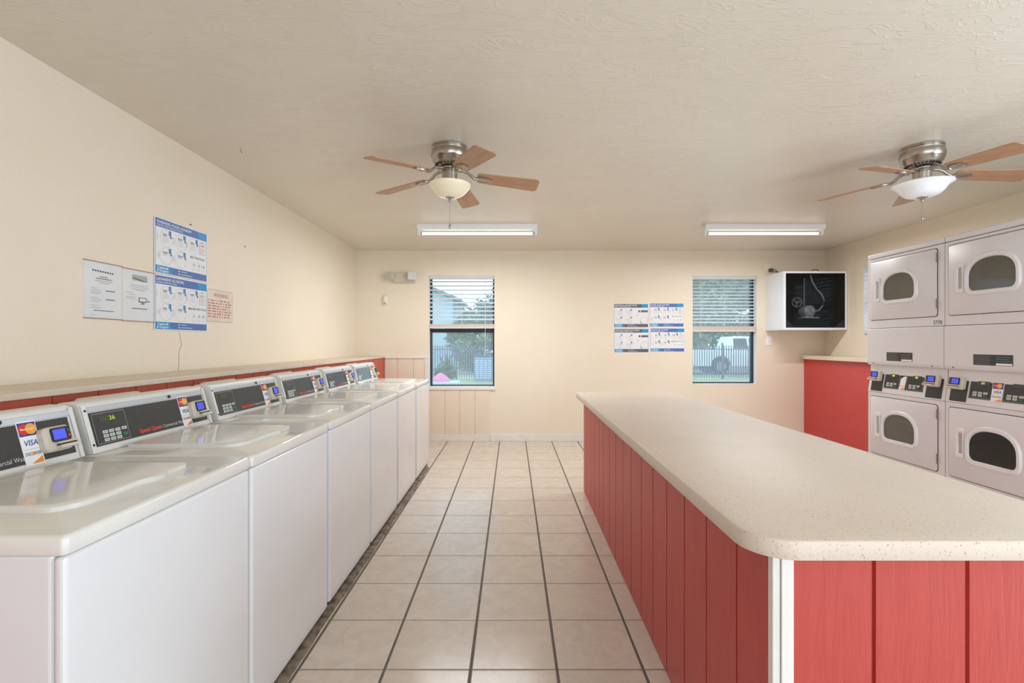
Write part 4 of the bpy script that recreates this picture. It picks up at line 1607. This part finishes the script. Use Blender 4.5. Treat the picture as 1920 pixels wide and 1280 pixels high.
for nx, ny, lab in ((356, 421, 'tiny dark nail in the left wall just above the upper blue poster'), (458, 462, 'tiny dark nail in the left wall right of the blue posters')):
    X_, Y_, Z_ = lw(nx, ny)
    mb = MB()
    mb.lathe([(0.0015, 0.0), (0.0015, 0.006), (0.0042, 0.006), (0.0042, 0.008), (0.001, 0.009)], n=10, axis='x')
    tag(mb.build('wall_nail', M_SEAM, loc=(XL, Y_, Z_)), lab, 'nail')

# ------------------------------------------------------------------ outdoors
GZ = -0.30
mb = MB()
mb.box(-60, 80, YB + DEPTH + 0.3, 24.2, GZ - 0.1, GZ)
structure(mb.build('ground_lawn', noisy('lawn', (150, 168, 128), (176, 190, 150), 1.2, 0.95, 0.3)))
mb = MB()
mb.box(-60, 80, 24.2, 90, GZ - 0.1, GZ - 0.01)
structure(mb.build('ground_asphalt', noisy('asphalt', (150, 154, 158), (165, 168, 172), 3.0, 0.9)))

# iron fence
FY = 21.0
r = thing('iron_fence', 'dark iron picket fence across the lawn outside the windows', 'fence', (2.0, FY, GZ))
M_IRON = mat('blue_black_iron', (88, 100, 124), 0.5, 0.1)
mb = MB()
xx = -9.0
while xx < 14.0:
    if min((xx + 9.0) % 2.3, 2.3 - (xx + 9.0) % 2.3) > 0.07:
        mb.box(xx - 0.020, xx + 0.020, -0.011, 0.011, 0.06, 1.44)
    xx += 0.105
mb.build('pickets', M_IRON, r)
for z in (0.20, 1.28):
    MB().box(-9.0, 14.0, -0.02, 0.02, z - 0.018, z + 0.018).build('rail', M_IRON, r)
xx = -9.0
while xx < 14.1:
    mb = MB()
    mb.box(xx - 0.035, xx + 0.035, -0.035, 0.035, 0, 1.52)
    mb.lathe([(0.045, 1.52), (0.045, 1.535), (0.01, 1.57)], (xx, 0, 0), 8)
    mb.build('post', M_IRON, r)
    xx += 2.3

# air-conditioning condenser
r = thing('air_conditioner', 'blue-grey outdoor condenser unit standing on the lawn beyond the left window', 'air conditioner', (-1.12, 19.6, GZ))
M_COND = mat('condenser_grey', (128, 150, 186), 0.5)
mb = MB()
mb.box(-0.37, 0.37, -0.37, 0.37, 0.06, 0.98)
b = mb.build('body', M_COND, r, bevel=0.03)
mb = MB()
for k in range(9):
    for q in range(4):
        mb.box(-0.32 + q * 0.165, -0.20 + q * 0.165, -0.384, -0.37, 0.16 + k * 0.085, 0.185 + k * 0.085)
mb.build('louvres', mat('louvre_light', (226, 236, 246), 0.5), b)
MB().box(-0.42, 0.42, -0.42, 0.42, 0, 0.06).build('pad', mat('concrete_pad', (170, 172, 172), 0.9), r)
mb = MB()
mb.lathe([(0.34, 0.98), (0.34, 1.0), (0.30, 1.02), (0.05, 1.03)], n=24)
mb.build('fan_guard', M_DARKMETAL, r)

# pale table with a pink heap near the left window
r = thing('garden_table', 'pale blue low table outside at the lower left of the left window', 'table', (-1.52, 10.0, GZ))
M_TBL = mat('pale_blue_plastic', (190, 212, 236), 0.5)
mb = MB()
mb.prism(rrect(-0.42, 0.42, -0.3, 0.3, 0.06, 4), 'z', 0.72, 0.76)
mb.build('tabletop', M_TBL, r, bevel=0.006)
for sx_ in (-1, 1):
    for sy_ in (-1, 1):
        MB().tube([(sx_ * 0.36, sy_ * 0.24, 0.72), (sx_ * 0.39, sy_ * 0.27, 0.0)], 0.022, 8).build('leg', M_TBL, r)
mb = MB()
loops = []
for rr, z in ((0.19, 0.0), (0.18, 0.03), (0.13, 0.09), (0.07, 0.15), (0.02, 0.175)):
    loops.append([(rr * (1 + 0.10 * math.sin(3 * a + z * 20)) * math.cos(a), 0.8 * rr * (1 + 0.08 * math.cos(4 * a)) * math.sin(a), z) for a in [2 * math.pi * k / 24 for k in range(24)]])
mb.loft(loops)
tag(mb.build('folded_float', mat('hot_pink', (240, 130, 175), 0.5), smooth=60, loc=(-1.47, 10.0, GZ + 0.76)), 'bright pink heap lying on the pale table outside the left window', 'pool float')

# pale house with gable roof
r = thing('house', 'pale blue-grey house with sloping roof beyond the fence, seen through the left blind', 'house', (-7.2, 31.0, GZ))
M_SIDE = noisy('pale_siding', (196, 218, 226), (188, 211, 220), 1.0, 0.8)
mb = MB()
mb.prism([(-6.0, 0), (3.6, 0), (3.6, 4.2), (-1.2, 6.2), (-6.0, 4.2)], 'y', -1.5, 6.0)
mb.build('wall', M_SIDE, r)
mb = MB()
for s in (-1, 1):
    mb.prism([(-1.2, 6.25), (-1.2 + s * 5.3, 4.04), (-1.2 + s * 5.3, 4.22), (-1.2, 6.47)], 'y', -2.1, 6.4)
mb.build('roof', mat('slate_roof', (120, 126, 134), 0.9), r)
mb = MB()
mb.box(1.3, 2.5, -1.54, -1.44, 1.0, 2.5)
fw = mb.build('window', M_TRIM, r)
MB().box(1.4, 2.4, -1.56, -1.50, 1.1, 2.4).build('pane', mat('house_glass', (120, 140, 156), 0.15), fw)

# pickup truck
r = thing('pickup_truck', 'white pickup truck parked behind the fence beyond the right window', 'truck', (11.2, 24.6, GZ))
M_TRUCK = mat('truck_white', (236, 241, 246), 0.25)


def arch(cx_, rr, z0, n=10):
    return [(cx_ - rr * math.cos(math.pi * k / n), z0 + rr * math.sin(math.pi * k / n)) for k in range(n + 1)]


mb = MB()
low = 0.42
out = [(-2.75, low)] + arch(-1.0, 0.50, low) + arch(2.1, 0.50, low) + [(2.85, low), (2.88, 0.85), (2.75, 1.12), (1.55, 1.22), (-2.78, 1.22)]
mb.prism(out, 'y', -0.95, 0.95)
bd = mb.build('body', M_TRUCK, r, bevel=0.03)
mb = MB()
mb.loft([[(-0.55, -0.9, 1.22), (1.6, -0.9, 1.22), (1.6, 0.9, 1.22), (-0.55, 0.9, 1.22)], [(-0.35, -0.72, 1.88), (0.85, -0.72, 1.88), (0.85, 0.72, 1.88), (-0.35, 0.72, 1.88)]])
mb.build('cab', M_TRUCK, r, bevel=0.05)
mb = MB()
for a, b in ((-0.36, 0.32), (0.40, 1.22)):
    mb.loft([[(a, -0.885, 1.28), (b, -0.885, 1.28), (b - (0.3 if b > 1 else 0.02), -0.755, 1.78), (a + 0.02, -0.755, 1.78)],
             [(a, -0.90, 1.28), (b, -0.90, 1.28), (b - (0.3 if b > 1 else 0.02), -0.77, 1.78), (a + 0.02, -0.77, 1.78)]])
mb.build('side_glass', mat('car_glass', (40, 50, 60), 0.1), r)
for cx_ in (-1.0, 2.1):
    for sy_ in (-1, 1):
        mb = MB()
        mb.lathe([(0.22, sy_ * 0.90), (0.37, sy_ * 0.93), (0.41, sy_ * 0.86), (0.41, sy_ * 0.72), (0.2, sy_ * 0.66)], (cx_, 0, 0.41), 28, 0, 'y')
        wh = mb.build('wheel', mat('tyre', (48, 50, 54), 0.8), r, smooth=40)
        MB().lathe([(0.05, sy_ * 0.945), (0.24, sy_ * 0.92), (0.25, sy_ * 0.89)], (cx_, 0, 0.41), 20, 0, 'y').build('hubcap', mat('hubcap', (150, 158, 170), 0.3, 0.7), wh, smooth=40)
mb = MB()
mb.box(-2.86, -2.76, -0.94, 0.94, 0.45, 0.60)
mb.build('bumper', mat('bumper_grey', (130, 136, 144), 0.4, 0.5), r, bevel=0.02)

# trees
M_BARK = noisy('bark', (96, 88, 78), (74, 68, 60), 9.0, 0.9, 0.4)


def leaf_mat(name, c0, c1):
    m = mat(name, c0, 0.7)
    t = NT(m)
    n = t.noise(t.coords(), 3.0, 3)
    t.color(t.mix(t.ramp(n, [(0.35, (0,)), (0.65, (1,))]), rgb(*c0), rgb(*c1)))
    t.b.inputs['Subsurface Weight'].default_value = 0.0
    return m


LEAF = [leaf_mat('leaf_grey_green', (112, 128, 104), (140, 154, 126)), leaf_mat('leaf_dark_green', (84, 104, 86), (112, 130, 106)), leaf_mat('leaf_olive', (124, 136, 110), (152, 160, 132))]


def tree(name, label, X, Y, height, spread, trunk, lm, n, seed, cat='tree'):
    rnd = random.Random(seed)
    r = thing(name, label, cat, (X, Y, GZ), 0, 'trees outside')
    mb = MB()
    mb.tube([(0, 0, 0), (0.05, 0, trunk * 0.5), (-0.03, 0.04, trunk), (0.04, 0, height * 0.75)], [0.16, 0.13, 0.10, 0.03], 8)
    for k in range(5):
        a = rnd.random() * 6.28
        q = trunk + (height - trunk) * (0.1 + 0.12 * k)
        mb.tube([(0, 0, q - 0.2), (0.4 * spread * math.cos(a), 0.4 * spread * math.sin(a), q + 0.4), (0.75 * spread * math.cos(a), 0.75 * spread * math.sin(a), q + 0.7)], [0.06, 0.04, 0.015], 6)
    mb.build('trunk', M_BARK, r, smooth=60)
    mb = MB()
    blobs = []
    for k in range(22):
        a = rnd.random() * 6.28
        f = rnd.random()
        zz = trunk * 0.7 + (height - trunk * 0.7) * f
        rad = spread * math.sqrt(max(0.05, 1 - (2 * f - 0.8) ** 2 * 0.6)) * math.sqrt(rnd.random())
        blobs.append((rad * math.cos(a), rad * math.sin(a), zz, spread * (0.30 + 0.20 * rnd.random())))
    for k in range(n):
        bx, by, bz, br = rnd.choice(blobs)
        v = Vector((rnd.gauss(0, 1), rnd.gauss(0, 1), rnd.gauss(0, 1))).normalized() * br * (rnd.random() ** 0.4)
        c = Vector((bx, by, bz)) + v
        if c.z < 0.05:
            c.z = 0.05 + 0.1 * rnd.random()
        a = Vector((rnd.gauss(0, 1), rnd.gauss(0, 1), rnd.gauss(0, 0.6))).normalized()
        b = a.cross(Vector((rnd.gauss(0, 1), rnd.gauss(0, 1), rnd.gauss(0, 1)))).normalized()
        k_ = 1.0 if height < 6 else 1.5
        L, W = k_ * (0.10 + 0.07 * rnd.random()), k_ * (0.045 + 0.03 * rnd.random())
        i = mb.add([tuple(c - a * L), tuple(c + b * W), tuple(c + a * L), tuple(c - b * W)])
        mb.face((i, i + 1, i + 2, i + 3))
    mb.build('foliage', lm, r, fix=False)
    return r


tree('leafy_tree', 'bushy low grey-green tree beyond the fence in the middle of the left window', -2.1, 26.5, 2.9, 1.35, 0.6, LEAF[0], 6000, 1)
tree('leafy_tree', 'taller dark tree at the right side of the left window', -0.3, 30.0, 5.0, 1.9, 1.0, LEAF[1], 6500, 2)
tree('leafy_tree', 'olive tree at the left edge of the right window', 10.4, 29.5, 7.0, 2.2, 0.7, LEAF[2], 10000, 3)
tree('leafy_tree', 'tall dark green tree standing behind the two others in the right window', 17.0, 41.0, 9.8, 3.6, 0.6, LEAF[1], 14000, 4)
tree('leafy_tree', 'grey-green tree at the right edge of the right window', 16.3, 29.5, 7.0, 2.2, 0.7, LEAF[0], 10000, 5)
tree('shrub', 'low dark shrub by the fence at the foot of the left window', -2.7, 19.9, 0.65, 0.36, 0.2, LEAF[1], 1500, 6, 'shrub')
